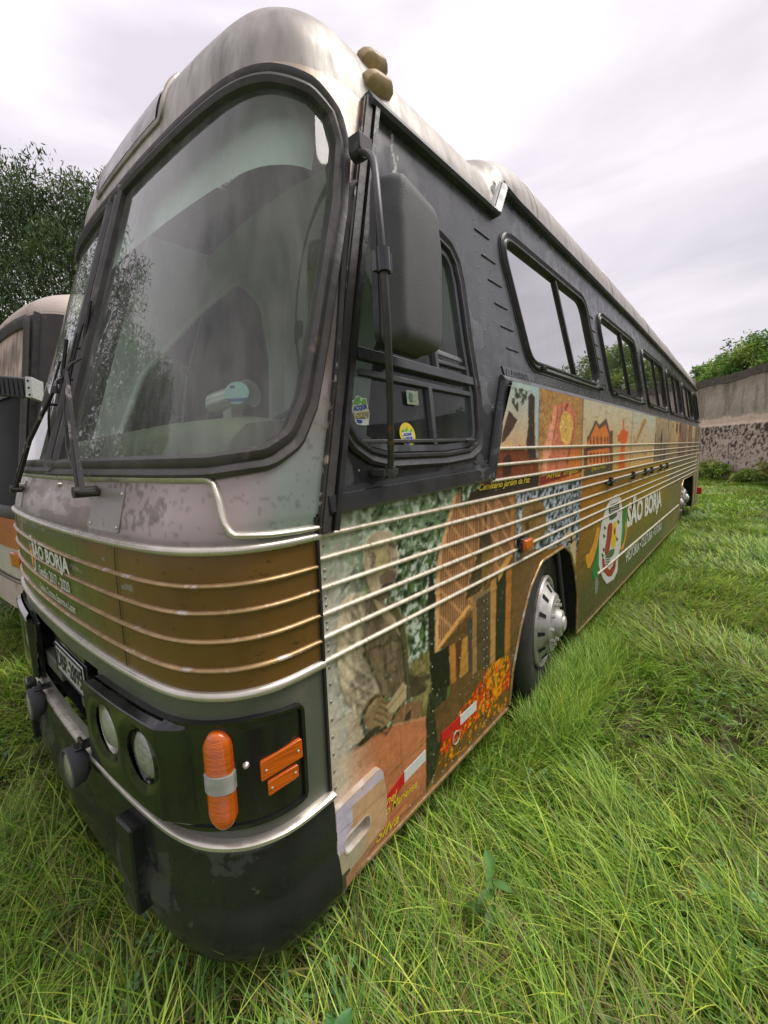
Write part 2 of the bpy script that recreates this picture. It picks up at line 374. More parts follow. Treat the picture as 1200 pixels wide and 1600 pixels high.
def fstrip(name, zf, s0, s1, prof, m, n=120):
    s = np.linspace(s0, s1, n); z = np.array([zf(q) for q in s]) if callable(zf) else np.full(n, zf)
    p, nr = fpath(np.stack([s, z], -1)); mb = MB(); mb.sweep(p, nr, prof, closed=False); return mb.build(name, m, bus)

def half_round(w_, h_, n=6, base=-.004):
    return [(-w_/2, base)]+[(-w_/2*math.cos(math.pi*k/n), h_*math.sin(math.pi*k/n)) for k in range(n+1)]+[(w_/2, base)]

# ---------------------------------------------------------------- front sheets
def paint_front(s, z):
    u = np.abs(s-MID)
    br = lin((124, 90, 42)); gr = lin((92, 98, 46)); dk = lin((92, 55, 28)); sv = lin((150, 140, 132))
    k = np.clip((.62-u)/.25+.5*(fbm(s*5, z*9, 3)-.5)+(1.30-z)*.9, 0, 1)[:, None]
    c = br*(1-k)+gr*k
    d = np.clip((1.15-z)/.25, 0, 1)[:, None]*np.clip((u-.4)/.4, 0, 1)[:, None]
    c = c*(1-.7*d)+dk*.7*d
    n = fbm(s*9, z*30, 5); m = (n > .66) & (z > 1.36) & (u < .8); c = np.where(m[:, None], sv, c)
    m = (fbm(s*30, z*60, 8) > .75); c = np.where(m[:, None], c*.55, c)
    c = c*(.85+.3*fbm(s*3, z*14, 9))[:, None]
    c = np.where((np.abs(u-.72) < .0025)[:, None], c*.3, c)
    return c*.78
us = np.linspace(0, LEN, 420)
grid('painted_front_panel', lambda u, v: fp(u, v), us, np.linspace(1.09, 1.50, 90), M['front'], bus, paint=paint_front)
M['olive'] = mat('olive_grey_front', (.115, .125, .10), .38, .15, .15, 5, c2=(.20, .17, .14), thr=.58, soft=.12, c2s=4, rv=.1, rust=((.03, .025, .02), .70, .03, 16), coat=.15)
rec = lambda u, v: (np.abs(u-MID) < .46) & (v > .735) & (v < 1.03)
grid('lower_front_panel', lambda u, v: fp(u, v), np.linspace(0, LEN, 300), np.linspace(.62, 1.10, 60), M['olive'], bus, hole=rec)
WS = [(1.465, 1.705), (.34, 1.705), (.20, 1.725), (.135, 1.775), (.10, 1.88), (.083, 2.1), (.065, 2.5), (.078, 2.71), (.125, 2.80), (.21, 2.85), (.34, 2.868), (.6, 2.86), (1.0, 2.842), (1.465, 2.83)]
def bigger(poly, d):
    P = np.array(poly); c = P.mean(0); T = np.roll(P, -1, 0)-np.roll(P, 1, 0); nn = np.stack([T[:, 1], -T[:, 0]], -1); nn /= np.linalg.norm(nn, axis=1)[:, None]
    sg = np.sign(((P-c)*nn).sum(1)); return P+nn*sg[:, None]*d
WSm = [(LEN-a, b) for a, b in WS]
h1, h2 = WS, WSm
M['silver_painted'] = mat('aged_silver_paint', attr=True, rough=.36, metal=.35, rv=.1, var=.10, vs=5, rust=((.30, .20, .13), .70, .04, 14), bump=.05, bs=5)
def paint_silver(s, z):
    u = np.minimum(s, LEN-s); n = len(s); f = fbm(s*5, z*5, 61); g = fbm(s*3, z*16, 62); h = fbm(s*60, z*60, 63, 3)
    c = lin((158, 146, 142))*np.ones((n, 3)); k = np.clip((.26-u)/.12+.5*(f-.5), 0, 1)[:, None]*np.clip((1.95-z)/.3, 0, 1)[:, None]; c = c*(1-k)+lin((138, 150, 142))*k
    k = np.clip((z-2.75)/.12, 0, 1)[:, None]; c = c*(1-k)+lin((168, 152, 136))*k
    d = np.hypot((u-.66)/.20, (z-1.60)/.07); m = (d < 1) & (h > .48+.12*np.abs(d-.75)) & (z < 1.66); c[m] *= .62
    m = (np.abs(u-1.2) < .3) & (z < 1.67) & (g > .52); c[m] *= np.array([.62, .56, .52])
    m = (h > .70); c[m] *= .75
    e = np.exp(-np.abs(z-1.51)/.008)*.5; c = c*(1-e[:, None])
    return np.clip(c*1.22, 0, .8)*(.82+.36*f)[:, None]
hole_ws = lambda u, v: inpoly(u, v, h1) | inpoly(u, v, h2)
grid('windscreen_surround', lambda u, v: fp(u, v), np.linspace(0, LEN, 420), np.linspace(1.485, 2.935, 200), M['silver_painted'], bus, hole=hole_ws, paint=paint_silver)
def smooth_poly(P, step=.02):
    P = resample(arcpoly(P, .04, 4), step); return P
for i, wp in enumerate((WS, WSm)):
    pth = smooth_poly(wp); p, nr = fpath(pth)
    g = MB(); g.sweep(p, nr, [(-.034, -.01), (-.036, .012), (-.026, .022), (-.010, .018), (-.004, .012), (.004, .020), (.018, .024), (.032, .014), (.034, -.012)])
    s0, s1 = min(a for a, b in wp), max(a for a, b in wp)
    wsg = grid('windscreen', lambda u, v: fp(u, v, -.004), np.linspace(s0, s1, 90), np.linspace(1.69, 2.88, 70), M['ws'], bus, hole=lambda u, v: ~inpoly(u, v, wp))
    g.build('windscreen_gasket', M['gasket'], wsg)
# moldings
fstrip('waist_molding', 1.492, 0, LEN, half_round(.026, .015), M['chrome'])
fstrip('lower_molding', 1.098, 0, LEN, half_round(.028, .015), M['chrome'])
for z_ in (1.402, 1.330, 1.252, 1.172): fstrip('front_strip', z_, 0, LEN, half_round(.014, .010), M['strip_front'])
lip = [(0, 1.518), (.171, 1.523), (.262, 1.530), (.285, 1.56), (.303, 1.615), (.325, 1.66), (.345, 1.672), (.6, 1.674), (1.0, 1.672), (MID, 1.671)]
lip = lip+[(LEN-a, b) for a, b in lip[-2::-1]]
lip = resample(lip, .015, False); p, nr = fpath(lip)
MB().sweep(p, nr, half_round(.020, .016), closed=False).build('raised_cowl_trim', M['chrome'], bus)
# access panels below the windscreen
for sg in (1, -1):
    c0 = MID-sg*.62
    pl = arcpoly([(c0-.11, 1.52), (c0+.11, 1.52), (c0+.11, 1.645), (c0-.11, 1.645)], .015)
    o = MB().prism(pl, lambda a, b, d: fp(a, b, d), -.002, .004).build('access_panel', M['silver'], bus)
    for a, b in ((c0-.095, 1.535), (c0+.095, 1.535), (c0+.095, 1.63), (c0-.095, 1.63)): MB().dome(fp(a, b, .004), fnorm(np.array(a), np.array(b)), .006).build('screw', M['chrome'], o)
for s_ in (.70, LEN-.70): MB().sweep(*fpath([(s_, z) for z in np.linspace(1.11, 1.475, 20)]), [(-.0015, 0), (-.0015, .0012), (.0015, .0012), (.0015, 0)], closed=False).build('panel_seam', M['rubber'], bus)

# bumper: bead along the top edge, two swages, black
bu_prof = [(.655, .0), (.648, .010), (.62, .017), (.56, .021), (.50, .022), (.475, .018), (.455, .019), (.43, .028), (.38, .036), (.33, .036), (.295, .028), (.272, .008), (.262, -.03)]
sB = np.linspace(.0, LEN, 260)
V = []; 
for z_, o_ in bu_prof: V.append(fp(sB, np.full_like(sB, z_), o_))
V = np.stack(V, 1); k = len(bu_prof); F = []
for i in range(len(sB)-1):
    for j in range(k-1): F.append((i*k+j, (i+1)*k+j, (i+1)*k+j+1, i*k+j+1))
bumper = mesh_obj('bumper', V.reshape(-1, 3), F, M['bumper'], bus)
p, nr = fpath([(s, .660) for s in np.linspace(0, LEN, 200)]); MB().sweep(p, nr, [(-.011, 0), (-.011, .020), (-.006, .028), (.004, .028), (.010, .021), (.010, 0)], closed=False).build('bumper_bead', M['chrome'], bumper)
for s_ in (.72, LEN-.72):
    pl = arcpoly([(s_-.045, .30), (s_+.045, .30), (s_+.05, .61), (s_-.05, .61)], .012)
    MB().prism(pl, lambda a, b, d: fp(a, b, d), .0, .062).build('overrider', M['bumper'], bumper, bevel=.008)
M['cap'] = mat('worn_cap_paint', (.50, .40, .30), .5, 0, .2, 12, c2=(.66, .62, .58), thr=.5, soft=.1, c2s=9)
# painted end caps of the bumper on the side wall
def side_cap(xs):
    cap = arcpoly([(0.0, .60), (.225, .617), (.245, .50), (.24, .385), (0.0, .285)], [.004, .03, .01, .02, .004])
    slot = arcpoly([(.03, .478), (.155, .492), (.155, .428), (.03, .412)], .028)
    sgn = 1 if xs > -1 else -1
    def hole(u, v): return inpoly(u, v, slot) | ~inpoly(u, v, cap)
    def paint(u, v):
        c = lin((196, 158, 120))*np.ones((len(u), 3)); n = fbm(u*30, v*30, 4)
        top = v > .598-.25*u*0-.028; c[top & (n > .35)] = lin((205, 190, 200))
        w_ = (u < .07) & (v > .44) & (n > .3); c[w_] = lin((196, 188, 206)); c[(v < .43) & (u < .13)] = lin((176, 165, 136))
        c[(v < .36) & (u < .05)] = lin((70, 78, 52)); c[(v < .335+.2*u) & (u > .03)] = lin((168, 120, 88))
        c[np.abs(v-(.52-.06*u)) < .004] *= .8
        return c*(.8+.4*fbm(u*60, v*60, 6))[:, None]
    o = grid('bumper_end_cap', lambda u, v: np.stack([xs+sgn*(.022+0*u), u, v], -1), np.linspace(0, .25, 80), np.linspace(.28, .625, 100), M['mural'], bumper, hole=hole, paint=paint)
    q = resample(cap, .01); mb = MB(); mb.sweep(np.stack([np.full(len(q), xs+sgn*.012), q[:, 0], q[:, 1]], -1), (sgn, 0, 0), [(-.002, -.014), (-.002, .0095), (.002, .0095), (.002, -.014)])
    mb.build('cap_edge', M['cap'], o)
    q = resample(slot, .008); mb = MB(); mb.sweep(np.stack([np.full(len(q), xs+sgn*.014), q[:, 0], q[:, 1]], -1), (sgn, 0, 0), [(-.003, -.014), (-.003, .010), (.003, .010), (.003, -.014)])
    mb.build('cap_slot_rim', M['cap'], o)
    mesh_obj('slot_recess', [(xs+sgn*.004, a, b) for a, b in bigger(slot, .01)], [tuple(range(len(slot)))], M['lens'], o)
side_cap(0.0)

# headlamp clusters
def cluster(fl):
    q = (lambda s: s) if not fl else (lambda s: LEN-s)
    hs = MB()
    outer = arcpoly([(q(.100), .722), (q(.33), .716), (q(.50), .695), (q(.99), .70), (q(1.01), .98), (q(.92), 1.015), (q(.50), 1.017), (q(.33), 1.025), (q(.24), 1.03), (q(.098), 1.017)], .02)
    # raised black surround, built as a sheet with two round openings
    lamps = [(q(.835), .868), (q(.605), .868)]
    def off(u, v):
        uu = np.where(fl, LEN-u, u); e = np.minimum.reduce([np.clip((uu-.09)/.05, 0, 1), np.clip((1.02-uu)/.05, 0, 1), np.clip((v-.69)/.03, 0, 1), np.clip((1.03-v)/.03, 0, 1)])
        h = .006+.034*np.clip((uu-.40)/.10, 0, 1)*e+.004*e
        for ls, lz in lamps: h = h-.016*np.exp(-((np.hypot(u-ls, v-lz)-.07)/.03)**2)*(uu > .4)
        return h
    def hole(u, v):
        m = ~inpoly(u, v, outer)
        for ls, lz in lamps: m |= np.hypot((u-ls)*1.0, v-lz) < .082
        return m
    a, b = sorted((q(.09), q(1.02)))
    o = grid('headlamp_surround', lambda u, v: fp(u, v, off(u, v)), np.linspace(a, b, 200), np.linspace(.69, 1.035, 90), M['blackgloss'], bus, hole=hole)
    rim = resample(outer, .015); p, nr = fpath(rim, .004); MB().sweep(p, nr, [(-.006, -.006), (-.006, .012), (.004, .014), (.006, -.006)]).build('surround_edge', M['blackgloss'], o)
    for ls, lz in lamps:
        n0 = fnorm(np.array(ls), np.array(lz)); c0 = fp(np.array(ls), np.array(lz), .0); n0 = np.array([0, -1, 0.])
        hl = MB().lathe([(.074, -.05), (.076, -.014), (.070, -.002), (.052, .008), (.025, .014), (.0, .016)], c0+n0*.022, 'y', 36, -1).build('headlight', M['lens'], bus)
        MB().lathe([(.086, .0), (.090, .016), (.084, .024), (.077, .018), (.073, .0), (.072, -.04)], c0+n0*.002, 'y', 40, -1).build('headlight_ring', M['chrome'] if ls == lamps[0][0] else M['blackgloss'], hl)
        MB().lathe([(.11, .03), (.10, -.03), (.08, -.05), (.0, -.05)], c0+n0*(-.02), 'y', 30, -1).build('headlight_bucket', M['reflector'], hl)
    # tall three-piece turn signal
    ts = empty('turn_signal'); ts.parent = bus
    def capsule(u0, u1, z0, z1, r, m, nm, d=.042, ribs=0):
        u0, u1 = sorted((q(u0), q(u1)))
        zz = np.linspace(z0, z1, 60); ww = []
        full0, full1 = .722, 1.008
        for z_ in zz:
            e = min(z_-full0, full1-z_); ww.append(1.0 if e > r else math.sqrt(max(0, 1-(1-e/r)**2))*.9+.1)
        mb = MB(); V = []; F = []; K_ = 15; um = (u0+u1)/2; hw = (u1-u0)/2
        for i, (z_, w_) in enumerate(zip(zz, ww)):
            for k_ in range(K_):
                t = -1+2*k_/(K_-1); o_ = d*math.sqrt(max(0, 1-.75*t*t))*(.45+.55*w_)
                if abs(t) == 1: o_ = -.002
                V.append(fp(np.array(um+hw*t*w_), np.array(z_), o_+.0004*math.cos(i*math.pi)*ribs))
        for i in range(59):
            for k_ in range(K_-1): F.append((i*K_+k_, i*K_+k_+1, (i+1)*K_+k_+1, (i+1)*K_+k_))
        F.append(tuple(range(K_))); F.append(tuple(59*K_+k_ for k_ in range(K_)))
        mb.add(V, F); mb.build(nm, m, ts)
    capsule(.288, .366, .895, 1.008, .05, M['amber'], 'amber_lens', ribs=1)
    capsule(.285, .369, .842, .893, .05, M['lens_clear'], 'clear_lens', d=.046)
    capsule(.288, .366, .722, .840, .05, M['amber'], 'amber_lens', ribs=1)
    capsule(.274, .380, .712, .722, .05, M['blackgloss'], 'lamp_base', d=.02)
    # two flat amber reflectors
    for (a0, z0, z1, z2, z3, a1) in ((.228, .846, .902, .922, .864, .112), (.213, .796, .838, .850, .812, .128)):
        pl = [(q(a0), z0), (q(a1), z3), (q(a1), z2), (q(a0), z1)]
        r_ = MB().prism(arcpoly(pl, .004, 2), lambda a, b, d: fp(a, b, d), .010, .024).build('amber_reflector', M['amber'], bus, bevel=.002)
        for t in (.12, .88): MB().dome(fp(np.array(q(a0+(a1-a0)*t)), np.array((z0+z1)/2*(1-t)+(z2+z3)/2*t), .024), fnorm(np.array(q(a0)), np.array(z0)), .004).build('screw', M['chrome'], r_)
cluster(False); cluster(True)
MB().dome(fp(np.array(.262), np.array(.90), .012), fnorm(np.array(.262), np.array(.90)), .010, .012).build('lamp_screw', M['chrome'], bus)

# number plate recess
rc = MB()
for (z0, z1, y0, y1) in ((.735, 1.03, -.30, -.29),): rc.box((-1.15, -.29, .88), (.96, .01, .31))
rc.box((-1.15, -.345, .732), (.94, .115, .012)); rc.box((-1.15, -.345, 1.036), (.94, .115, .012)); rc.box((-.685, -.345, .883), (.012, .115, .31)); rc.box((-1.615, -.345, .883), (.012, .115, .31))
rc.build('plate_recess', M['blackgloss'], bus)
for x_ in (-.86, -1.45): MB().box((x_, -.375, .80), (.30, .05, .07)).build('tow_bar', M['olive'], bus, bevel=.004)
pl_holder = MB().box((-1.13, -.385, .875), (.44, .02, .17)).build('plate_holder', M['blackgloss'], bus, bevel=.003)
plate = MB().box((-1.13, -.400, .885), (.40, .006, .13)).build('number_plate', M['plate'], bus, bevel=.003)
MB().box((-1.13, -.372, .985), (.44, .05, .03)).build('plate_lamp_bar', M['blackgloss'], bus, bevel=.004)
fr_ = MB()
for (c_, d_) in (((-1.13, -.405, .945), (.39, .004, .004)), ((-1.13, -.405, .825), (.39, .004, .004)), ((-1.325, -.405, .885), (.004, .004, .124)), ((-.935, -.405, .885), (.004, .004, .124))): fr_.box(c_, d_)
fr_.build('plate_border', M['black_ink'], plate)

def text(name, s, m, parent, fn, a0, a1, b0, b1, shear=0, bold=.0, ext=.0, squeeze=1.0, d=.003, arch=0):
    """lettering mapped by fn(a, b, off) into the box a0..a1, b0..b1 ; real mesh a few millimetres thick"""
    cu = bpy.data.curves.new(name, 'FONT'); cu.body = s; cu.shear = shear; cu.offset = bold; cu.resolution_u = 3; cu.fill_mode = 'FRONT'
    cu.space_character = squeeze
    o = bpy.data.objects.new(name+'_tmp', cu); COL.objects.link(o); dg = bpy.context.evaluated_depsgraph_get()
    me = bpy.data.meshes.new_from_object(o.evaluated_get(dg)); bpy.data.objects.remove(o)
    co = np.zeros(len(me.vertices)*3); me.vertices.foreach_get('co', co); co = co.reshape(-1, 3)
    mn, mx_ = co.min(0), co.max(0); a = (co[:, 0]-mn[0])/(mx_[0]-mn[0]); b = (co[:, 1]-mn[1])/(mx_[1]-mn[1])
    B0 = b0(a) if callable(b0) else b0; B1 = b1(a) if callable(b1) else b1
    V = fn(a0+(a1-a0)*a, B0+(B1-B0)*b, d)
    faces = [tuple(p_.vertices) for p_ in me.polygons]
    return mesh_obj(name, V, faces, m, parent, False)
text('plate_letters', 'DBP-2895', M['black_ink'], plate, lambda a, b, d: np.stack([a, 0*a-.4045, b], -1), -1.31, -.95, .845, .925, bold=.02)
FS = lambda a, b, d: fp(a, b, d)
tx0, tx1 = 1.60, 1.065
text('front_lettering', 'SÃO BORJA', M['white'], bus, FS, tx0, tx1, 1.325, 1.412, bold=.035, d=.0115)
text('front_lettering', 'Gestão 2017 - 2020', M['white'], bus, FS, 1.565, 1.12, 1.262, 1.305, bold=.01, d=.004)
text('front_lettering', 'Cultura, Turismo, Esporte e Lazer', M['white'], bus, FS, 1.59, 1.085, 1.185, 1.225, bold=.01, d=.004)
fe = empty('front_emblem'); fe.parent = bus
def fov(cs, cz, rw, rh, m, nm, d_): MB().prism([(cs+rw*math.cos(t), cz+rh*math.sin(t)) for t in np.linspace(0, 6.28, 24)[:-1]], lambda a_, b_, q_: fp(a_, b_, q_), .0005, d_).build(nm, m, fe, smooth=False)
fov(1.665, 1.335, .040, .085, M['white'], 'white_field', .004); fov(1.665, 1.325, .024, .055, M['red'], 'red_field', .0052); fov(1.665, 1.322, .014, .036, M['yellow'], 'yellow_field', .0064); fov(1.665, 1.392, .018, .014, M['black_ink'], 'crown', .0052)
# fog lamps hung on the bumper
for s_, z_ in ((1.09, .640), (LEN-1.09, .640)):
    c0 = fp(np.array(s_), np.array(z_), .060); 
    fl_ = MB().lathe([(.0, -.035), (.040, -.032), (.062, -.015), (.070, .012), (.070, .026), (.064, .030), (.060, .022)], c0, 'y', 32, -1).build('fog_lamp', M['plastic'], bus)
    MB().lathe([(.062, .020), (.05, .028), (.03, .032), (.0, .033)], c0, 'y', 28, -1).build('fog_lens', M['lens'], fl_)
    MB().box(c0+np.array([0, .04, .064]), (.05, .09, .012)).box(c0+np.array([0, .02, .075]), (.05, .012, .03)).build('fog_bracket', M['bumper'], fl_, bevel=.003)

# ---------------------------------------------------------------- roof
LV = np.array([(2.925, 0), (3.03, .015), (3.12, .05), (3.19, .10), (3.25, .17), (3.30, .27), (3.335, .40), (3.36, .6), (3.375, .85), (3.38, 1.086)])
tq = np.linspace(0, len(LV)-1, 60); lvl = np.stack([np.interp(tq, range(len(LV)), LV[:, k]) for k in (0, 1)], -1)
for _ in range(6): lvl[1:-1] = (lvl[:-2]+2*lvl[1:-1]+lvl[2:])/4
YR = 1.43
fr = fraw(np.linspace(0, LEN, 240), np.full(240, 2.925)); y_p = fr[0, 1]
xn = -tum(2.925)
sidep = np.array([(xn, y, 2.925) for y in np.linspace(YR, y_p, 30)[:-1]])
base = np.concatenate([sidep, fr, (sidep*[1, 1, 1]+[-2.3-2*xn, 0, 0])[::-1]])
hw = 1.15-tum(2.925); yc = float(fr[:, 1].min())
def roof_front(tt, ll, off=0):
    x = np.interp(tt, range(len(base)), base[:, 0]); y = np.interp(tt, range(len(base)), base[:, 1])
    z = np.interp(ll, range(60), lvl[:, 0]); ins = np.interp(ll, range(60), lvl[:, 1])
    x = -1.15+(x+1.15)*(hw-ins)/hw; y = YR-(YR-y)*(YR-yc-ins*1.0)/(YR-yc)
    return np.stack([x, y, z], -1)
roof = grid('roof', lambda u, v: roof_front(u, v), np.arange(0, len(base), 1.0), np.arange(0, 60, 1.0), M['roof'], bus, hole=lambda u, v: (lambda p: (np.abs(p[:, 0]+1.15) < .45) & (p[:, 1] > .47) & (p[:, 1] < .76))(roof_front(u, v)))  # unseen opening added in the cab roof to let daylight inside
def eave(Y): return 3.115-.16*np.clip((Y-4)/8, 0, 1)**1.6
def roof_rear(u, v):                 # u = Y, v = section parameter -59..59
    l = np.abs(v); z = np.interp(59-l, range(60), lvl[:, 0]); ins = np.interp(59-l, range(60), lvl[:, 1])
    b = np.clip((u-YR)/.15, 0, 1); b = b*b*(3-2*b); b2 = np.clip((u-YR+.02)/.52, 0, 1); b2 = b2*b2*(3-2*b2)
    top = np.clip((z-2.925)/.45, 0, 1); lift = (.19*b)*(1-top)+(.190*b2)*top - (3.115-eave(u))
    e = np.clip((u-11.75)/.25, 0, 1); ins = ins+e*e*.10; z = z-e*e*.08*top
    return np.stack([-1.15+np.sign(v)*(hw-ins), u, z+lift], -1)
yy = np.r_[np.linspace(YR, 1.95, 40), np.linspace(2.0, 12.0, 60)]
grid('rear_roof', roof_rear, yy, np.arange(-59, 59.5, 1.0), M['roof'], bus)
# hatch and roof vents
for y_ in (4.5, 8.5): MB().box((-1.15, y_, 3.60-(3.115-eave(y_))), (.7, .7, .09)).build('roof_hatch', M['roof'], bus, bevel=.03)
for y_ in np.arange(2.05, 11.9, 1.88):
    q_ = roof_rear(np.full(60, y_), np.linspace(59, -59, 60)); MB().tube(q_+[0, 0, .001], .005, 6).build('roof_seam', M['roof'], bus)
# marker lamps at the front corner, faded amber
for (ax_, ay_, X_) in ((590, 134, -.175), (582, 100, -.225)):
  for mir in (0, 1):
    c_ = pxX(ax_, ay_, X_); c_ = c_ if not mir else np.array([-2.3-c_[0], c_[1], c_[2]])
    sg = -1 if mir else 1; nv = np.array([sg*.80, -.12, .58]); tv = np.array([0, 1.0, .2]); tv /= np.linalg.norm(tv); bv = np.cross(nv, tv); V = []
    for (L0, L1, W_, h_) in ((-.070, .072, .030, -.02), (-.072, .074, .031, .006), (-.058, .060, .026, .024), (-.034, .046, .015, .036)):
        for (a_, b_) in ((L0, -.55), (L0*.55, -1), (L1*.3, -1), (L1, -.5), (L1, .5), (L1*.3, 1), (L0*.55, 1), (L0, .55)): V.append(c_+tv*a_+bv*b_*W_+nv*h_)
    F = [(i*8+k_, i*8+(k_+1) % 8, (i+1)*8+(k_+1) % 8, (i+1)*8+k_) for i in range(3) for k_ in range(8)]+[tuple(range(24, 32)), tuple(range(8))[::-1]]
    lp = MB().add(V, F).build('roof_marker_lamp', M['amber_dull'], bus, bevel=.003)
# destination box in the roof front
tl = np.arange(0, len(base), .5); bx = np.interp(tl, range(len(base)), base[:, 0]); fi = 29
def tOf(x): # parameter of the front outline at lateral x
    seg = base[fi:fi+240, 0]; return fi+np.interp(-x, -seg, np.arange(240))
t0, t1 = tOf(-.80), tOf(-1.55)
def rf(a, b, off): 
    e = .3; A = roof_front(a+e, b)-roof_front(a-e, b); B = roof_front(a, b+e)-roof_front(a, b-e); n = np.cross(B, A); n = n/np.linalg.norm(n, axis=-1)[..., None]
    n = n*np.sign(-(n[..., 1:2])+.3*n[..., 2:3]); return roof_front(a, b)+n*off
a_ = np.linspace(t0, t1, 40); 
box = resample(arcpoly([(t0, 3.5), (t1, 3.5), (t1, 22.5), (t0, 22.5)], 3.0), .8)
dst = grid('destination_box', lambda u, v: rf(u, v, .004), np.linspace(t0, t1, 50), np.linspace(3.5, 22.5, 30), M['rubber'], bus)
MB().sweep(rf(box[:, 0], box[:, 1], .004), rf(box[:, 0], box[:, 1], 1.0)-rf(box[:, 0], box[:, 1], 0), [(-.010, -.01), (-.010, .004), (0, .008), (.010, .004), (.010, -.01)]).build('destination_frame', M['roof'], dst)
grid('destination_sign', lambda u, v: rf(u, v, .008), np.linspace(t0+4, t1-4, 40), np.linspace(4.5, 13.5, 14), M['silver'], dst)

# ---------------------------------------------------------------- side wall: livery sheet
def belt_z(Y, far=False):
    return np.where(Y < 1.085, 1.56+.035*Y, np.where(Y < 1.335, 1.598+(Y-1.085)/.25*.472, 2.07))
ARCH = arcpoly([(1.31, .20), (1.37, .48), (1.47, .70), (1.60, .90), (1.78, 1.03), (2.20, 1.045), (2.35, .97), (2.47, .79), (2.545, .58), (2.55, .20)], [.001, .2, .2, .2, .15, .15, .15, .2, .1, .001])
RARCH = arcpoly([(8.55, .20), (8.58, .65), (8.72, .95), (8.95, 1.05), (10.55, 1.05), (10.75, .9), (10.85, .6), (10.87, .2)], [.001, .2, .2, .15, .15, .2, .2, .001])
def paint_side(Y, Z):
    n = len(Y); C_ = np.zeros((n, 3))
    f1 = fbm(Y*9, Z*9, 11); f2 = fbm(Y*45, Z*45, 12, 3); f3 = fbm(Y*110, Z*70, 13, 2); f4 = vn(Y*160, Z*160, 14)
    def put(m, c, v=.0, nz=None): C_[m] = (lin(c)*(1+v*((nz if nz is not None else f2)[m]-.5)[:, None]*2))
    Yw = Y+.006*(vn(Y*45, Z*45, 71)-.5)+.0*Y; Zw = Z+.006*(vn(Y*45, Z*45, 73)-.5)+.0*Y
    fold = fbm(Y*30+Z*9, Z*5-Y*4, 75, 3)
    def P(pts, c, v=.2, ox=0, oy=0, s=1.0, nz=None): m = inpoly(Yw, Zw, SP(pts, ox, oy, s)); put(m, c, v, nz); return m
    # rear / lower ground colours: ochre running to green
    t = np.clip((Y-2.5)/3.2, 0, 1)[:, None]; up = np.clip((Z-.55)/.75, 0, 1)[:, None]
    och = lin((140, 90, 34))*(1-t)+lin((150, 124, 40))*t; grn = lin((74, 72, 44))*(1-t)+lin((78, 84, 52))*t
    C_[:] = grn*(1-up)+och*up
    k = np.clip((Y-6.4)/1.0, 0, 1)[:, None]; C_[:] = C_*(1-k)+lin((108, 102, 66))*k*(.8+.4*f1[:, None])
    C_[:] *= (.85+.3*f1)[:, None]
    # ---- foliage photograph behind the statue
    mA = (Y < 1.02) & (Z < 1.62)
    g = np.clip(Y/.22+.6*(f1-.5), 0, 1)[:, None]
    pale = lin((178, 176, 164))*(.85+.3*f2[:, None])
    leaf = lin((66, 84, 60))*np.ones((n, 3)); L_ = fbm(Y*44, Z*44, 21, 5)
    leaf = np.where((L_ > .52)[:, None], lin((112, 128, 98)), leaf); leaf = np.where((L_ > .585)[:, None], lin((188, 196, 184)), leaf)
    leaf = np.where((L_ < .40)[:, None], lin((30, 40, 32)), leaf); leaf = np.where((vn(Y*60, Z*25, 3) > .80)[:, None], lin((88, 112, 60)), leaf)
    leaf = leaf*(.75+.5*f3)[:, None]
    C_[mA] = (pale*(1-g)+leaf*g)[mA]
    br = np.abs(np.sin(Y*26+2.6*(Z-1)+1.3*f1*3)) < .05; m = mA & br & (Y > .14) & (Z < 1.45); C_[m] *= .45
    top = mA & (Z > 1.36) & (Y < .8) & (f2 > .45); C_[top] = C_[top]*.5+lin((128, 150, 116))*.5
    low = mA & (Z < .98) & (Y > .56); C_[low] = (C_[low]*.55+lin((112, 104, 56))*.45)*(.6+.8*f2[low, None])
    for (x0, y0, x1, y1, k_) in ((120, 330, 200, 180, .6), (60, 300, 130, 160, .7), (300, 560, 330, 180, .5), (330, 500, 420, 250, .5), (400, 620, 412, 200, .35), (420, 640, 440, 380, .4), (340, 330, 400, 140, .5), (90, 380, 160, 250, .65), (440, 160, 380, 480, .5)):
        sa = np.array(SP([(x0, y0), ((x0+x1)/2+8, (y0+y1)/2), (x1, y1)], 484, 766, 2.198))
        for (ya, za), (yb_, zb_) in zip(sa[:-1], sa[1:]):
            t = np.clip(((Yw-ya)*(yb_-ya)+(Zw-za)*(zb_-za))/((yb_-ya)**2+(zb_-za)**2), 0, 1); dd = np.hypot(Yw-ya-t*(yb_-ya), Zw-za-t*(zb_-za)); C_[:] = C_*(1-(1-k_)*np.exp(-(dd/.004)**2))[:, None]
    m = mA & (Z < .92) & (Y > .44) & (Y < .60); C_[m] = (lin((122, 116, 76))*(.15+1.6*L_[:, None])*(.6+.8*f3[:, None]))[m]
    # dark trunk and ground right of the statue
    P([(570, 380), (600, 500), (596, 800), (600, 830), (660, 780), (670, 960), (590, 1050), (575, 900), (565, 600)], (30, 32, 24), .5, 480, 750, 3)
    P([(570, 1000), (660, 960), (620, 1340), (560, 1450), (550, 1200)], (44, 48, 34), .8, 480, 750, 3, f3)
    # ---- pedestal, terracotta, and the statue of a man in a coat
    q = (484, 766, 2.198)
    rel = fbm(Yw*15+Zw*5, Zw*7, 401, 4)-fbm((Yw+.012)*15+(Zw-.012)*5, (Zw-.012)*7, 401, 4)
    def G(pts): return inpoly(Yw, Zw, SP(pts, *q))
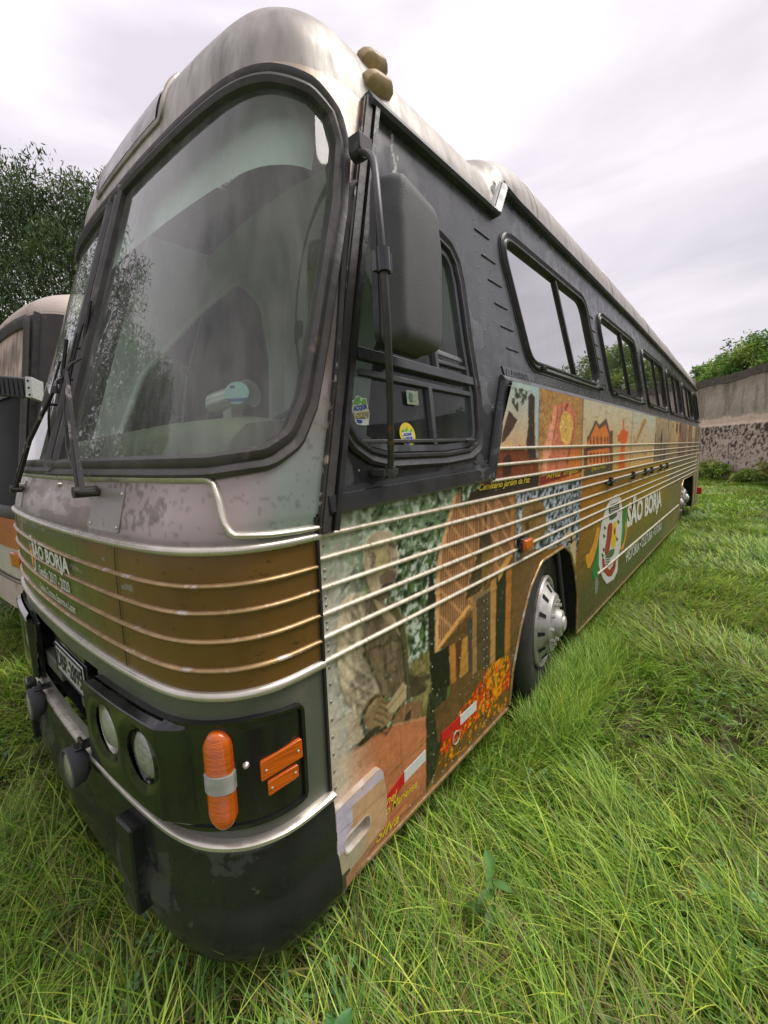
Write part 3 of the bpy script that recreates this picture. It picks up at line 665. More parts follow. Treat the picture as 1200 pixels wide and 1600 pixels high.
    def blurline(pts, w_, k_, tint=None):
        w_ = w_*1.25; k_ = k_*.85 if tint is None else min(1, k_*1.15)
        s_ = np.array(SP(pts, *q))
        for (y0, z0), (y1, z1) in zip(s_[:-1], s_[1:]):
            t = np.clip(((Yw-y0)*(y1-y0)+(Zw-z0)*(z1-z0))/max(1e-9, (y1-y0)**2+(z1-z0)**2), 0, 1); dd = np.hypot(Yw-y0-t*(y1-y0), Zw-z0-t*(z1-z0)); e_ = np.exp(-(dd/w_)**2)[:, None]
            if tint is None: C_[:] = C_*(1-(1-k_)*e_)
            else: C_[:] = C_*(1-k_*e_)+lin(tint)*k_*e_
    m = G([(285, 805), (400, 780), (402, 1080), (200, 1330), (20, 1330), (40, 1060), (60, 960), (90, 920), (180, 870)])
    tx = np.clip((Y-.02)/.20, 0, 1)[:, None]
    C_[m] = ((lin((196, 176, 152))*(1-tx)+lin((176, 116, 84))*tx)*(.82+.36*f2[:, None]))[m]
    m2 = G([(400, 900), (402, 1080), (260, 1230), (200, 1160), (330, 1000)]) ; C_[m2] *= (.62+.7*f1)[m2, None]
    P([(312, 745), (345, 724), (385, 728), (388, 782), (300, 806), (285, 790)], (128, 98, 72), .5, *q, f3)
    P([(330, 770), (350, 750), (345, 800), (320, 805)], (62, 48, 36), .3, *q)
    P([(135, 760), (175, 800), (185, 865), (125, 880), (130, 830)], (172, 156, 136), .1, *q)
    # arm nearest the viewer
    arm = [(100, 420), (112, 385), (140, 357), (190, 350), (206, 380), (198, 450), (186, 520), (186, 562), (214, 620), (240, 680), (246, 700), (215, 722), (184, 764), (172, 806), (135, 745), (105, 680), (92, 600), (92, 500)]
    tor = [(200, 365), (240, 365), (300, 440), (312, 500), (318, 560), (328, 640), (338, 705), (320, 745), (275, 712), (246, 700), (214, 620), (184, 562), (184, 500), (196, 430)]
    P(tor, (104, 91, 72), .10, *q); P(arm, (178, 166, 142), .08, *q)
    ga = G(arm); gt = G(tor)
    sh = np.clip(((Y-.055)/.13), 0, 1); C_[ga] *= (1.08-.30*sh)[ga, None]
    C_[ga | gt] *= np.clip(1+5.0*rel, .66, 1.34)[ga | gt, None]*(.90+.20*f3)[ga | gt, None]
    P([(214, 372), (242, 382), (292, 440), (310, 494), (290, 478), (246, 428)], (158, 142, 112), .12, *q)
    P([(268, 372), (300, 398), (326, 460), (338, 560), (347, 700), (346, 722), (332, 716), (322, 560), (306, 470)], (82, 78, 56), .15, *q)
    blurline([(272, 374), (304, 400), (329, 462), (341, 560), (349, 700)], .003, .7, (150, 142, 108)); blurline([(306, 470), (322, 560), (332, 716)], .006, .45)
    blurline([(196, 380), (192, 450), (184, 520), (186, 565), (214, 622), (244, 684)], .008, .42); blurline([(236, 372), (262, 430), (300, 486), (310, 520)], .004, .45)
    blurline([(240, 386), (270, 440), (306, 492)], .003, .55, (178, 164, 134)); blurline([(188, 556), (222, 540), (256, 528)], .004, .5); blurline([(262, 520), (262, 600), (272, 690)], .006, .72)
    for (p0, p1, p2) in (((118, 400), (150, 430), (186, 470)), ((104, 480), (140, 520), (182, 560)), ((100, 560), (140, 610), (205, 650)), ((112, 640), (160, 680), (214, 700)), ((150, 372), (172, 420), (180, 470)), ((130, 700), (165, 735), (190, 742))): blurline([p0, p1, p2], .006, .74); blurline([(p0[0]+4, p0[1]-10), (p1[0]+4, p1[1]-10), (p2[0], p2[1]-10)], .005, .30, (196, 184, 160))
    blurline([(110, 388), (140, 358), (188, 350)], .003, .45, (206, 198, 178)); blurline([(94, 500), (92, 600), (106, 680), (136, 745)], .005, .7)
    for cx, cy in ((296, 512), (292, 620), (262, 640)): blurline([(cx-5, cy), (cx+5, cy)], .008, .5); blurline([(cx-3, cy-4), (cx+3, cy-4)], .003, .5, (150, 138, 108))
    # neck and head in profile
    P([(206, 350), (208, 320), (262, 325), (272, 376), (240, 372), (212, 368)], (98, 84, 66), .1, *q)
    head = [(206, 352), (192, 306), (183, 250), (186, 205), (200, 165), (225, 143), (256, 135), (282, 146), (294, 170), (299, 190), (297, 204), (306, 224), (303, 236), (294, 242), (299, 252), (298, 262), (301, 280), (298, 302), (286, 322), (264, 332), (246, 340), (226, 352)]
    P(head, (156, 143, 120), .10, *q); gh = G(head); C_[gh] *= np.clip(1+2.8*rel, .75, 1.25)[gh, None]
    P([(222, 205), (262, 195), (272, 240), (262, 285), (232, 290), (220, 250)], (160, 148, 112), .12, *q); P([(228, 148), (262, 138), (285, 155), (280, 182), (240, 190), (222, 175)], (164, 154, 132), .1, *q)
    P([(240, 296), (262, 278), (286, 272), (298, 286), (296, 304), (284, 322), (258, 330), (242, 318)], (104, 90, 76), .3, *q); P([(262, 318), (288, 316), (282, 328), (262, 334), (246, 340), (246, 330)], (46, 38, 32), .2, *q)
    blurline([(200, 225), (206, 214), (218, 214), (224, 228), (220, 248), (210, 262)], .004, .45); blurline([(207, 230), (214, 228), (215, 242)], .003, .5); blurline([(203, 222), (209, 210), (219, 210)], .002, .6, (186, 174, 148))
    blurline([(276, 188), (298, 191)], .005, .32); blurline([(284, 197), (296, 199)], .003, .5); blurline([(284, 236), (300, 238)], .004, .45); blurline([(280, 262), (298, 262)], .003, .5); blurline([(274, 240), (268, 262), (258, 280)], .004, .7)
    blurline([(299, 190), (297, 204), (306, 224), (303, 236), (295, 242), (299, 252), (301, 280)], .0022, .7, (226, 222, 206)); blurline([(183, 250), (186, 205), (200, 165), (225, 143), (256, 135), (284, 147)], .0025, .55, (206, 202, 186)); blurline([(192, 306), (206, 352)], .004, .6)
    # far arm and hand
    P([(338, 628), (360, 640), (384, 628), (398, 626), (411, 632), (410, 646), (392, 654), (404, 668), (398, 690), (372, 704), (346, 712)], (70, 62, 48), .35, *q); blurline([(372, 640), (398, 630)], .003, .5, (132, 120, 94)); blurline([(384, 658), (402, 672)], .0025, .5, (120, 108, 84))
    # cuff, fist, rolled paper, staff
    P([(196, 720), (226, 700), (246, 702), (262, 722), (284, 752), (286, 776), (272, 800), (238, 824), (206, 824), (190, 806), (186, 770)], (132, 110, 82), .2, *q)
    blurline([(176, 806), (184, 766), (212, 722), (240, 702)], .007, .30); blurline([(190, 790), (204, 748), (232, 716)], .003, .5, (176, 160, 130))
    for p in ([(238, 742), (272, 762)], [(230, 764), (268, 782)], [(222, 786), (256, 802)], [(246, 722), (276, 744)]): blurline(p, .004, .45); blurline([(p[0][0]+2, p[0][1]+8), (p[1][0]+1, p[1][1]+8)], .003, .4, (168, 146, 112))
    P([(262, 742), (318, 664), (330, 672), (327, 716), (292, 762), (274, 764)], (168, 152, 120), .12, *q); blurline([(272, 750), (322, 684)], .003, .6); blurline([(318, 664), (331, 674), (328, 716)], .003, .5, (206, 194, 164))
    P([(162, 878), (204, 826), (236, 806), (246, 812), (206, 856), (170, 880)], (58, 46, 36), .2, *q); blurline([(238, 826), (262, 838), (286, 806)], .006, .45)
    blurline([(285, 805), (180, 870), (78, 928)], .006, .62); blurline([(285, 806), (400, 781)], .004, .5, (206, 160, 128)); blurline([(386, 730), (388, 782)], .003, .6); blurline([(402, 782), (402, 1040)], .005, .45); blurline([(310, 806), (318, 980)], .004, .88)
    # scuffed pale patch at the front edge
    kk = (np.clip((.11-Y)/.06+1.2*(f1-.5), 0, 1)*np.clip((.95-Z)/.1, 0, 1)*np.clip((Z-.50)/.15, 0, 1))[:, None]*.8; C_[:] = C_*(1-kk)+kk*lin((186, 178, 162))*(.8+.4*f2[:, None])
    # ---- building with lattice screens
    a = (650, 760, 4.2857)
    lat = SP([(255, 60), (300, 20), (300, 115), (662, 62), (655, 430), (550, 560), (480, 640), (370, 815), (128, 1125), (135, 600), (155, 430), (190, 320)], *a)
    m = inpoly(Y, Z, lat); C_[m] = lin((182, 136, 98))*(.9+.2*f2[m, None])
    st = (np.mod(Y, .0185) < .0095) & m & (np.mod(Z+.9*Y, .115) > .020); C_[st] = lin((86, 58, 42))
    edge = inpoly(Y, Z, SP([(128, 1125), (135, 600), (155, 430), (255, 60), (275, 60), (180, 430), (160, 600), (150, 1090)], *a)); C_[edge] = lin((204, 160, 116))
    P([(370, 800), (128, 1125), (150, 1060), (350, 790)], (214, 164, 104), .1, *a); P([(128, 1125), (370, 815), (375, 840), (150, 1100)], (150, 104, 66), .1, *a)
    # porch and columns under it
    P([(165, 1080), (370, 830), (490, 640), (655, 430), (700, 460), (800, 470), (790, 620), (700, 800), (660, 1000), (640, 1200), (630, 1260), (400, 1500), (150, 1720), (120, 1500), (230, 1400), (230, 1130)], (96, 72, 46), .35, *a)
    P([(100, 1130), (215, 1070), (228, 1200), (228, 1320), (120, 1400)], (26, 26, 20), .4, *a)
    P([(225, 1070), (262, 1050), (270, 1300), (235, 1330)], (172, 118, 70), .2, *a); P([(262, 1060), (300, 1030), (305, 1250), (275, 1280)], (84, 52, 32), .2, *a)
    P([(310, 1030), (345, 1000), (350, 1240), (290, 1290), (300, 1150)], (176, 130, 72), .25, *a)
    P([(380, 740), (500, 670), (502, 700), (385, 780)], (130, 112, 84), .2, *a)
    P([(405, 760), (495, 700), (495, 1180), (410, 1240)], (78, 66, 52), .45, *a, f3); P([(375, 780), (405, 760), (408, 1240), (378, 1260)], (150, 114, 74), .2, *a)
    P([(345, 900), (375, 880), (378, 1240), (350, 1250)], (66, 62, 62), .25, *a)
    P([(500, 640), (540, 600), (530, 1180), (497, 1200)], (172, 130, 84), .2, *a); P([(540, 590), (605, 560), (590, 1150), (530, 1180)], (36, 38, 28), .3, *a)
    P([(606, 560), (642, 540), (628, 1100), (592, 1150)], (170, 112, 62), .2, *a); P([(545, 570), (640, 430), (648, 460), (552, 640)], (196, 150, 92), .15, *a)
    P([(428, 300), (500, 300), (512, 420), (480, 640), (430, 700), (330, 760), (380, 560), (420, 440)], (70, 56, 40), .55, *a, f3)
    P([(440, 430), (520, 380), (500, 560), (440, 690)], (122, 96, 56), .4, *a)
    # ---- flower bed in front of the wheel
    fl = inpoly(Y, Z, SP([(800, 970), (850, 880), (900, 840), (948, 815), (950, 1060), (935, 1170), (800, 1320), (610, 1490), (560, 1530), (640, 1200), (720, 1080)], 480, 750, 3))
    h = fbm(Y*48, Z*48, 31, 3)
    hz_ = vn(Y*11, Z*7, 5); hv = fbm(Y*70, Z*26, 32, 3)
    m = fl; C_[m] = lin((84, 66, 34)); m = fl & (hv > .44); C_[m] = lin((214, 134, 48)); m = fl & (hv > .45) & (hz_ > .22) & (Z > .39); C_[m] = lin((214, 72, 36)); m = fl & (hv > .52) & (hz_ > .42) & (Z > .40); C_[m] = lin((206, 34, 30)); m = fl & (f3 > .68); C_[m] = lin((232, 164, 66)); m = fl & (f3 < .30); C_[m] = lin((56, 62, 34))
    m = fl & (Z < .38+.05*f1) & (h < .6); C_[m] = lin((104, 78, 44))*(.5+1.0*f2[m, None]); C_[fl] *= (.7+.6*f4)[fl, None]
    # ---- busts above the wheel
    a = (760, 740, 3.4286)
    m = inpoly(Y, Z, SP([(160, 95), (510, 30), (500, 330), (470, 480), (440, 400), (400, 380), (300, 420), (240, 470), (150, 500), (160, 300)], *a))
    C_[m] = lin((92, 104, 116)); mm = m & (f2 > .55); C_[mm] = lin((176, 182, 190)); mm = m & (f2 < .42); C_[mm] = lin((28, 32, 40))
    P([(200, 170), (235, 130), (285, 130), (318, 190), (322, 300), (290, 360), (230, 400), (190, 330), (188, 240)], (124, 96, 60), .5, *a, f3)
    P([(205, 270), (225, 250), (232, 290), (215, 320)], (68, 46, 28), .1, *a); P([(240, 200), (300, 190), (300, 225), (245, 235)], (84, 62, 38), .2, *a)
    P([(140, 500), (190, 420), (260, 400), (300, 420), (230, 600), (180, 800), (140, 860)], (104, 78, 52), .3, *a)
    P([(420, 340), (440, 300), (480, 330), (478, 500), (450, 400)], (176, 160, 126), .15, *a)
    # ---- upper row of photographs
    a = (750, 560, 3.3333)
    up = (Z > 1.50) & (Z < 2.08) & (Y > 1.0); U_ = np.clip((Z-1.55)/.5, 0, 1)[:, None]
    s1 = up & (Y < 1.70); C_[s1] = (lin((214, 150, 74))*(1-U_)+lin((166, 186, 178))*U_)[s1]*(.95+.1*f2[s1, None])
    m = s1 & (Z < 1.70+.06*fbm(Y*30, Z*0, 4)); C_[m] = lin((118, 62, 40))*(.5+f3[m, None]); 
    P([(150, 270), (195, 320), (175, 360), (130, 430), (110, 440), (120, 380)], (64, 48, 36), .3, *a)
    m = inpoly(Y, Z, SP([(165, 150), (250, 160), (240, 220), (215, 250), (195, 280), (165, 230)], *a)) & (f2 > .45); C_[m] = lin((56, 58, 44))
    P([(250, 200), (270, 180), (285, 200), (285, 360), (290, 520), (255, 530), (240, 440), (252, 350)], (50, 40, 36), .2, *a)
    P([(120, 520), (150, 490), (170, 540), (160, 610), (120, 620)], (60, 36, 26), .3, *a)
    P([(290, 150), (305, 165), (310, 520), (295, 520)], (158, 182, 182), .1, *a)
    s2 = up & (Y >= 1.70) & (Y < 2.54); C_[s2] = lin((170, 130, 82))*(.55+.9*f3[s2, None])
    m = s2 & (Z < 1.74) & (Y > 1.95); C_[m] = lin((196, 120, 66))*(.8+.4*f1[m, None])
    P([(310, 640), (325, 540), (345, 430), (372, 290), (390, 245), (430, 235), (452, 232), (470, 232), (482, 250), (500, 290), (500, 350), (488, 430), (470, 470), (455, 560), (420, 600), (380, 655), (330, 660)], (198, 122, 92), .14, *a, f1)
    P([(372, 290), (390, 245), (410, 240), (395, 420), (360, 520), (345, 430)], (214, 142, 112), .08, *a)
    P([(418, 310), (445, 272), (478, 300), (488, 350), (470, 440), (448, 452), (425, 430), (414, 370)], (214, 176, 104), .45, *a, f3)
    for (p0, p1, p2) in (((404, 240), (396, 330), (372, 470)), ((428, 236), (420, 290), (412, 330)), ((372, 300), (362, 420), (340, 560)), ((492, 300), (486, 380), (462, 500))):
        P([p0, p1, p2, (p2[0]+4, p2[1]), (p1[0]+5, p1[1]), (p0[0]+4, p0[1])], (136, 72, 52), .2, *a)
    P([(330, 480), (360, 380), (380, 300), (388, 300), (378, 420), (352, 560), (335, 640), (326, 600)], (222, 158, 128), .1, *a)
    m = s2 & (f3 > .60) & (vn(Y*90, Z*90, 17) > .5); C_[m] *= 1.25; m = s2 & (f2 < .40); C_[m] *= .75
    P([(452, 232), (462, 238), (448, 275), (440, 270)], (120, 62, 44), .1, *a); P([(488, 430), (470, 470), (455, 560), (446, 540), (470, 450)], (128, 70, 48), .1, *a)
    s3 = up & (Y >= 2.54) & (Y < 4.22); C_[s3] = (lin((190, 150, 92))*(1-U_)+lin((196, 188, 160))*U_)[s3]*(.94+.12*f2[s3, None])
    P([(540, 480), (560, 470), (556, 420), (580, 370), (604, 318), (622, 345), (658, 312), (676, 380), (692, 372), (692, 560), (620, 590), (540, 580)], (92, 70, 56), .2, *a)
    P([(560, 440), (590, 375), (606, 340), (620, 370), (655, 345), (672, 400), (676, 540), (560, 575)], (206, 122, 66), .14, *a)
    for x_ in (572, 590, 608, 628, 648, 662): P([(x_, 410), (x_+7, 405), (x_+8, 460), (x_+1, 462)], (110, 62, 40), .1, *a); P([(x_, 490), (x_+7, 488), (x_+8, 545), (x_+1, 548)], (84, 50, 38), .1, *a)
    P([(540, 468), (690, 445), (690, 462), (540, 485)], (86, 60, 48), .1, *a); P([(540, 585), (690, 560), (690, 600), (540, 622)], (70, 66, 46), .3, *a)
    s4 = up & (Y >= 4.22) & (Y < 5.6); C_[s4] = (lin((196, 160, 104))*(1-U_)+lin((186, 186, 166))*U_)[s4]
    P([(712, 395), (722, 400), (735, 375), (744, 370), (744, 318), (750, 320), (753, 368), (772, 385), (768, 420), (755, 460), (752, 500), (757, 580), (718, 582), (730, 500), (736, 440), (722, 430)], (204, 98, 48), .2, *a)
    s5 = up & (Y >= 5.6)
    cuts = [5.6, 7.0, 7.9, 8.4, 8.9, 9.3, 9.9, 10.5, 10.9, 11.3, 12]; cols = [(150, 132, 104), (176, 150, 112), (150, 92, 66), (118, 108, 96), (178, 142, 104), (134, 96, 72), (168, 156, 128), (104, 84, 64), (172, 120, 82), (128, 122, 104)]
    for q in range(10):
        m = s5 & (Y >= cuts[q]) & (Y < cuts[q+1]); v = fbm(Y*8, Z*2.5, 60+q)[:, None]
        C_[m] = (lin(cols[q])*(1.35-.7*np.clip(1-U_, 0, 1)))[m]*(.45+1.1*v[m]); mm = m & (v[:, 0] > .6); C_[mm] = lin((66, 56, 50))
    P([(800, 455), (850, 320), (862, 310), (868, 330), (830, 410), (806, 460)], (168, 130, 80), .2, *a)
    # dark caption bands
    P([(60, 640), (310, 600), (305, 670), (40, 740), (-70, 760), (-50, 700)], (46, 34, 28), .2, *a); P([(310, 620), (535, 560), (530, 590), (310, 665)], (120, 40, 30), .3, *a)
    m = up & (np.abs(Y-1.70) < .006) | up & (np.abs(Y-2.54) < .007) | up & (np.abs(Y-4.22) < .01); C_[m] *= .5
    # rivetted joints, grime along edges, and chips
    for yj in (1.05, 2.545, 4.25, 5.9, 7.6, 8.55, 9.8): m = np.abs(Y-yj) < .0025*(1+Y*.15); C_[m] *= .35
    gr = (fbm(Y*6, Z*60, 44) > .64) & (f1 > .5); C_[gr] *= .72
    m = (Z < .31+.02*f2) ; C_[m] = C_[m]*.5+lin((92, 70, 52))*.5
    m = (fbm(Y*70, Z*70, 90) > .80); C_[m] = lin((176, 168, 150))*.8
    return np.clip(C_, .004, .9)

ys = [0.0]
while ys[-1] < 11.98: ys.append(ys[-1]+.0024+.0030*ys[-1])
ys = np.array(ys)*(12.0/ys[-1]); zs = np.arange(.285, 2.085, .0030)
def paint_soft(Y, Z):
    c = paint_side(Y, Z).reshape(len(ys), len(zs), 3)
    for _ in range(1):
        c[1:-1] = (c[:-2]+2*c[1:-1]+c[2:])/4; c[:, 1:-1] = (c[:, :-2]+2*c[:, 1:-1]+c[:, 2:])/4
    c = c.reshape(-1, 3); g = (c@np.array([.3, .6, .1]))[:, None]; c = np.clip(g+(c-g)*1.12, .003, .8)*1.15
    return c*(.86+.28*vn(Y*140, Z*140, 97))[:, None]
hole_side = lambda u, v: (v > belt_z(u)-.004) | inpoly(u, v, ARCH) | inpoly(u, v, RARCH)
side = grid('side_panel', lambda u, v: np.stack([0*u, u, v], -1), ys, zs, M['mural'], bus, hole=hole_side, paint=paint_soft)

def side_pt(a, b, d, x0=0.0):
    a = np.asarray(a, float); b = np.asarray(b, float); return np.stack([x0+d+0*a, a, b], -1)
# ribs along the side
def ribs(z, y0, y1, nm='side_strip', r=.0085, m=None):
    p = np.array([(0, y, z) for y in np.linspace(y0, y1, 60)]); mb = MB(); mb.sweep(p, (1, 0, 0), half_round(.017, .011), closed=False); mb.build(nm, m or M['strip'], bus)
for z_ in (1.493, 1.423, 1.333, 1.251, 1.178, 1.102): ribs(z_, 0.0, 11.35)
ribs(1.73, 1.17, 11.6); ribs(1.65, 1.13, 11.6); ribs(1.575, 1.09, 11.6)
mb = MB(); mb.sweep(np.array([(0, 3.10, .628), (0, 8.45, .628)]), (1, 0, 0), half_round(.022, .014), closed=False); mb.build('side_strip', M['strip'], bus)
# lips of the wheel openings, bottom edge, corner seam
def lip_(poly, nm, rr=.010):
    p = [q for q in resample(poly, .02, True) if q[1] > .284]; p = sorted(range(len(p)), key=lambda i: 0) and p
    p = np.array(p); i0 = int(np.argmax(np.linalg.norm(np.roll(p, -1, 0)-p, axis=1))); p = np.roll(p, -i0-1, 0)
    MB().tube(np.stack([np.full(len(p), .003), p[:, 0], p[:, 1]], -1), rr, 8).build(nm, M['strip_front'], bus)
lip_(ARCH, 'wheel_arch_lip', .009); lip_(RARCH, 'wheel_arch_lip')
for y0, y1 in ((0.0, 1.32), (2.55, 8.55), (10.87, 11.95)): MB().box((.0, (y0+y1)/2, .283), (.014, y1-y0, .012)).build('sill_edge', M['strip_front'], bus)
MB().box((.004, -.004, 1.10), (.012, .008, .90)).build('corner_seam', M['rubber'], bus)
# rivets: part of the riveted skin
rv = MB()
def row(y0, y1, z, st=.075, r=.0045, x=0.0): 
    for y in np.arange(y0, y1, st): rv.dome((x-tum(z)*1.0, y, z), (1, 0, .0), r, seg=6)
def colm(y, z0, z1, st=.05, r=.0048):
    for z in np.arange(z0, z1, st): rv.dome((-float(tum(z)), y, z), (1, 0, 0), r, seg=6)
for z in (1.53, 1.46, 1.385, 1.36, 1.30, 1.275, 1.222, 1.20, 1.15, 1.13, 1.075, 1.02, .96, .90, .84, .78, .72, .66): rv.dome((0, .022, z), (1, 0, 0), .0058, seg=8)
row(.06, 1.3, 1.475, .085); row(.25, 1.3, .315, .08); colm(1.035, .34, 1.0, .05); colm(1.065, .34, 1.0, .05); colm(.58, .34, .98, .10); colm(.80, .34, .98, .09)
row(2.6, 8.4, 1.02, .12, .0045); row(2.6, 8.4, .32, .12, .005); colm(2.56, .32, 1.02, .06); colm(4.23, .34, 1.45, .07, .006); colm(5.88, .34, 1.45, .07, .007); colm(7.58, .34, 1.45, .08, .007)
row(.2, 1.08, 1.672, .11); colm(1.20, 1.78, 2.9, .075); colm(1.33, 2.15, 2.9, .075, .0045); colm(1.72, 1.62, 2.05, .06, .004)
row(1.45, 11.5, 2.125, .10, .0055); colm(2.53, 1.62, 2.05, .06, .004); row(1.12, 1.7, 1.69, .06, .0035); row(1.15, 1.7, 1.76, .06, .0035)
rivs = rv.build('rivet_heads', mat('rivet_metal', (.30, .27, .23), .4, .5, .3, 50), side); tag(rivs, kind='stuff')

# ---------------------------------------------------------------- belt (window band) of the near side
def band(u, v, d=0.0):
    return np.stack([-tum(v)+d*.993, u, v-.118*d*0+d*.117], -1)
DW = [S(x, y, -.05) for x, y in ((523, 637), (528, 667), (543, 695), (567, 713), (600, 721), (683, 717), (722, 710), (736, 698), (741, 675), (743, 617), (738, 530), (735, 440), (731, 405), (722, 379), (707, 361), (687, 350), (595, 284), (580, 283), (569, 294), (562, 330), (553, 420), (540, 517), (528, 590))]
def win_poly(i):
    y0 = 1.44+1.88*i; w_ = 1.53 if i < 5 else .95
    return arcpoly([(y0+.30, 2.215), (y0+.30+w_, 2.215), (y0+w_+.0, 2.875-.012*i), (y0, 2.875-.012*i)], [.15, .13, .17, .13], 7)
wins = [win_poly(i) for i in range(6)]
def hole_band(u, v):
    h = (v < belt_z(u)-.006) | (v > np.where(u < 1.47, 2.94, eave(u)+.012)) | (u < rake(v)+.0)
    h |= inpoly(u, v, DW)
    for w_ in wins: h |= inpoly(u, v, w_)
    return h
yb = np.r_[np.arange(0, 1.6, .008), np.arange(1.6, 12.0, .02)]
def paint_band(u, v):
    n = len(u); f = fbm(u*2.2, v*2.2, 201, 4); g = fbm(u*5, v*1.4, 202); h = fbm(u*40, v*40, 203, 3)
    up = np.array((.062, .066, .072)); dk = np.array((.018, .020, .021)); c_ = np.tile(up, (n, 1))
    low = (u < 1.25) & (v < 1.93+.10*(f-.5)) ; c_[low] = dk
    pt_ = (f > .585) & (f < .66); c_[pt_ & ~low] = (.095, .102, .110); c_[pt_ & low] = (.060, .066, .068)
    edge = (np.abs(f-.585) < .004); c_[edge] *= .45
    blob = np.hypot((u-.13)/.045, (v-1.67)/.055-.0) < 1; c_[blob] = (.070, .077, .080)
    st = (g > .60); c_[st] *= 1.18; c_[h > .73] *= 1.35
    peel = (np.hypot((u-.60)/.022, (v-2.80)/.13) < .6+.8*fbm(u*40, v*20, 204)) & (fbm(u*60, v*30, 205) > .47); c_[peel] = (.50, .46, .42)
    return c_*(.85+.3*fbm(u*9, v*3, 206))[:, None]
band_o = grid('window_band', lambda u, v: band(u, v), yb, np.arange(1.54, 3.14, .008), M['belt_paint'], bus, hole=hole_band, paint=paint_band)
def bs(path, prof, nm, m, parent=bus, closed=True, d=0.0):
    p = np.array(path, float); P_ = band(p[:, 0], p[:, 1], d); nr = np.array((.993, 0, .117))
    return MB().sweep(P_, nr, prof, closed).build(nm, m, parent)
GK = [(-.026, -.02), (-.028, .010), (-.018, .020), (-.006, .014), (.004, .010), (.012, .018), (.022, .018), (.028, .008), (.026, -.02)]
def pane(name, poly, m, parent, d=-.004, clip=None, st=.03):
    P_ = np.array(poly); h = lambda u, v: ~inpoly(u, v, poly) if clip is None else (~inpoly(u, v, poly) | ~clip(u, v))
    return grid(name, lambda u, v: band(u, v, d), np.arange(P_[:, 0].min(), P_[:, 0].max()+st, st), np.arange(P_[:, 1].min(), P_[:, 1].max()+st, st), m, parent, hole=h)
# driver's window
dwin = empty('driver_window'); dwin.parent = bus
bs(resample(DW, .015), GK, 'window_gasket', M['rubber'], dwin)
bs(resample(bigger(DW, -.045), .015), [(-.012, -.014), (-.012, .004), (.012, .004), (.012, -.014)], 'inner_frame', M['belt'], dwin)
pane('glass_pane', DW, M['glass2'], dwin, -.012, st=.012)
def bar(y0, z0, y1, z1, w_=.03, h_=.014, nm='window_bar', m=None, parent=None, d=-.004):
    p = band(np.array([y0, y1]), np.array([z0, z1]), d); return MB().sweep(p, (.993, 0, .117), [(-w_/2, -.012), (-w_/2, h_), (w_/2, h_), (w_/2, -.012)], False).build(nm, m or M['belt'], parent or dwin, bevel=.003)
bar(.25, 2.055, 1.08, 2.035, .038, .018); bar(.26, 1.995, 1.07, 1.978, .022, .008); bar(.655, 1.75, .66, 1.98, .026, .010); bar(.735, 2.06, .72, 2.60, .024, .008); bar(.40, 2.075, .46, 2.60, .020, .006)
bar(.73, 2.095, 1.04, 2.09, .016, .006); bar(.74, 2.14, 1.03, 2.125, .020, -.004, m=mat('pale_sash', (.22, .23, .24), .5, .3, .2, 10))
bar(.20, 1.765, 1.02, 1.772, .014, .010, 'sill_track', M['rod']); MB().box(band(np.array(.92), np.array(1.765), .018), (.012, .085, .014)).build('window_latch', M['blackgloss'], dwin, bevel=.003)
# stickers inside the driver's glass
def decal(poly, m, nm, parent, d): return MB().prism(poly, lambda a, b, q: band(np.array(a), np.array(b), q), d-.0008, d).build(nm, m, parent, smooth=False)
def sx(pts, ox, oy, s): return [S(ox+a/s, oy+b/s, -.045) for a, b in pts]
q = (530, 600, 5.4545)
st1 = empty('window_sticker'); st1.parent = dwin
decal(sx([(60, 150), (85, 135), (115, 140), (135, 105), (155, 98), (180, 120), (222, 122), (228, 200), (240, 245), (222, 350), (180, 356), (120, 345), (100, 320), (90, 300), (62, 280), (55, 225), (62, 190)], *q), M['white'], 'sticker_base', st1, .001)
for pl in ([(68, 152), (105, 160), (95, 195), (70, 190)], [(100, 172), (135, 118), (160, 105), (170, 160), (140, 180)], [(172, 165), (190, 130), (216, 132), (216, 195), (195, 190)]): decal(sx(pl, *q), M['green_ink'], 'leaf_print', st1, .0025)
for pl in ([(66, 205), (90, 200), (80, 280), (68, 270)], [(120, 305), (165, 310), (170, 332), (150, 340), (125, 330)], [(100, 290), (200, 292), (195, 300), (105, 298)]): decal(sx(pl, *q), M['blue'], 'wave_print', st1, .0025)
def txs(nm, s, m, parent, tl_, tr_, bl_, br_, d=.0035, **k):
    """lettering fitted to a quad on the band (given by four (Y, Z) corners)"""
    tl_, tr_, bl_, br_ = map(np.array, (tl_, tr_, bl_, br_))
    fn = lambda a, b, q_: band((bl_[0]+(br_[0]-bl_[0])*a)*(1-b)+(tl_[0]+(tr_[0]-tl_[0])*a)*b, (bl_[1]+(br_[1]-bl_[1])*a)*(1-b)+(tl_[1]+(tr_[1]-tl_[1])*a)*b, q_)
    return text(nm, s, m, parent, fn, 0, 1, 0, 1, d=d, **k)
c4 = lambda pts: sx(pts, *q)
a1, a2, a3, a4 = c4([(100, 190), (218, 175), (98, 245), (218, 222)]); txs('sticker_letters', 'ACQUA', M['blue'], st1, a1, a2, a3, a4, bold=.05)
a1, a2, a3, a4 = c4([(95, 248), (232, 232), (100, 300), (226, 292)]); txs('sticker_letters', 'LOKOS', M['blue'], st1, a1, a2, a3, a4, bold=.07); txs('sticker_letters', 'LOKOS', M['yellow'], st1, a1, a2, a3, a4, .0045, bold=.02)
st2 = empty('window_sticker'); st2.parent = dwin
cx, cy = 548, 432
decal(sx([(cx+66*math.cos(t_), cy+100*math.sin(t_)+12*math.cos(t_)) for t_ in np.linspace(0, 6.2, 26)], *q), M['yellow'], 'sticker_base', st2, .001)
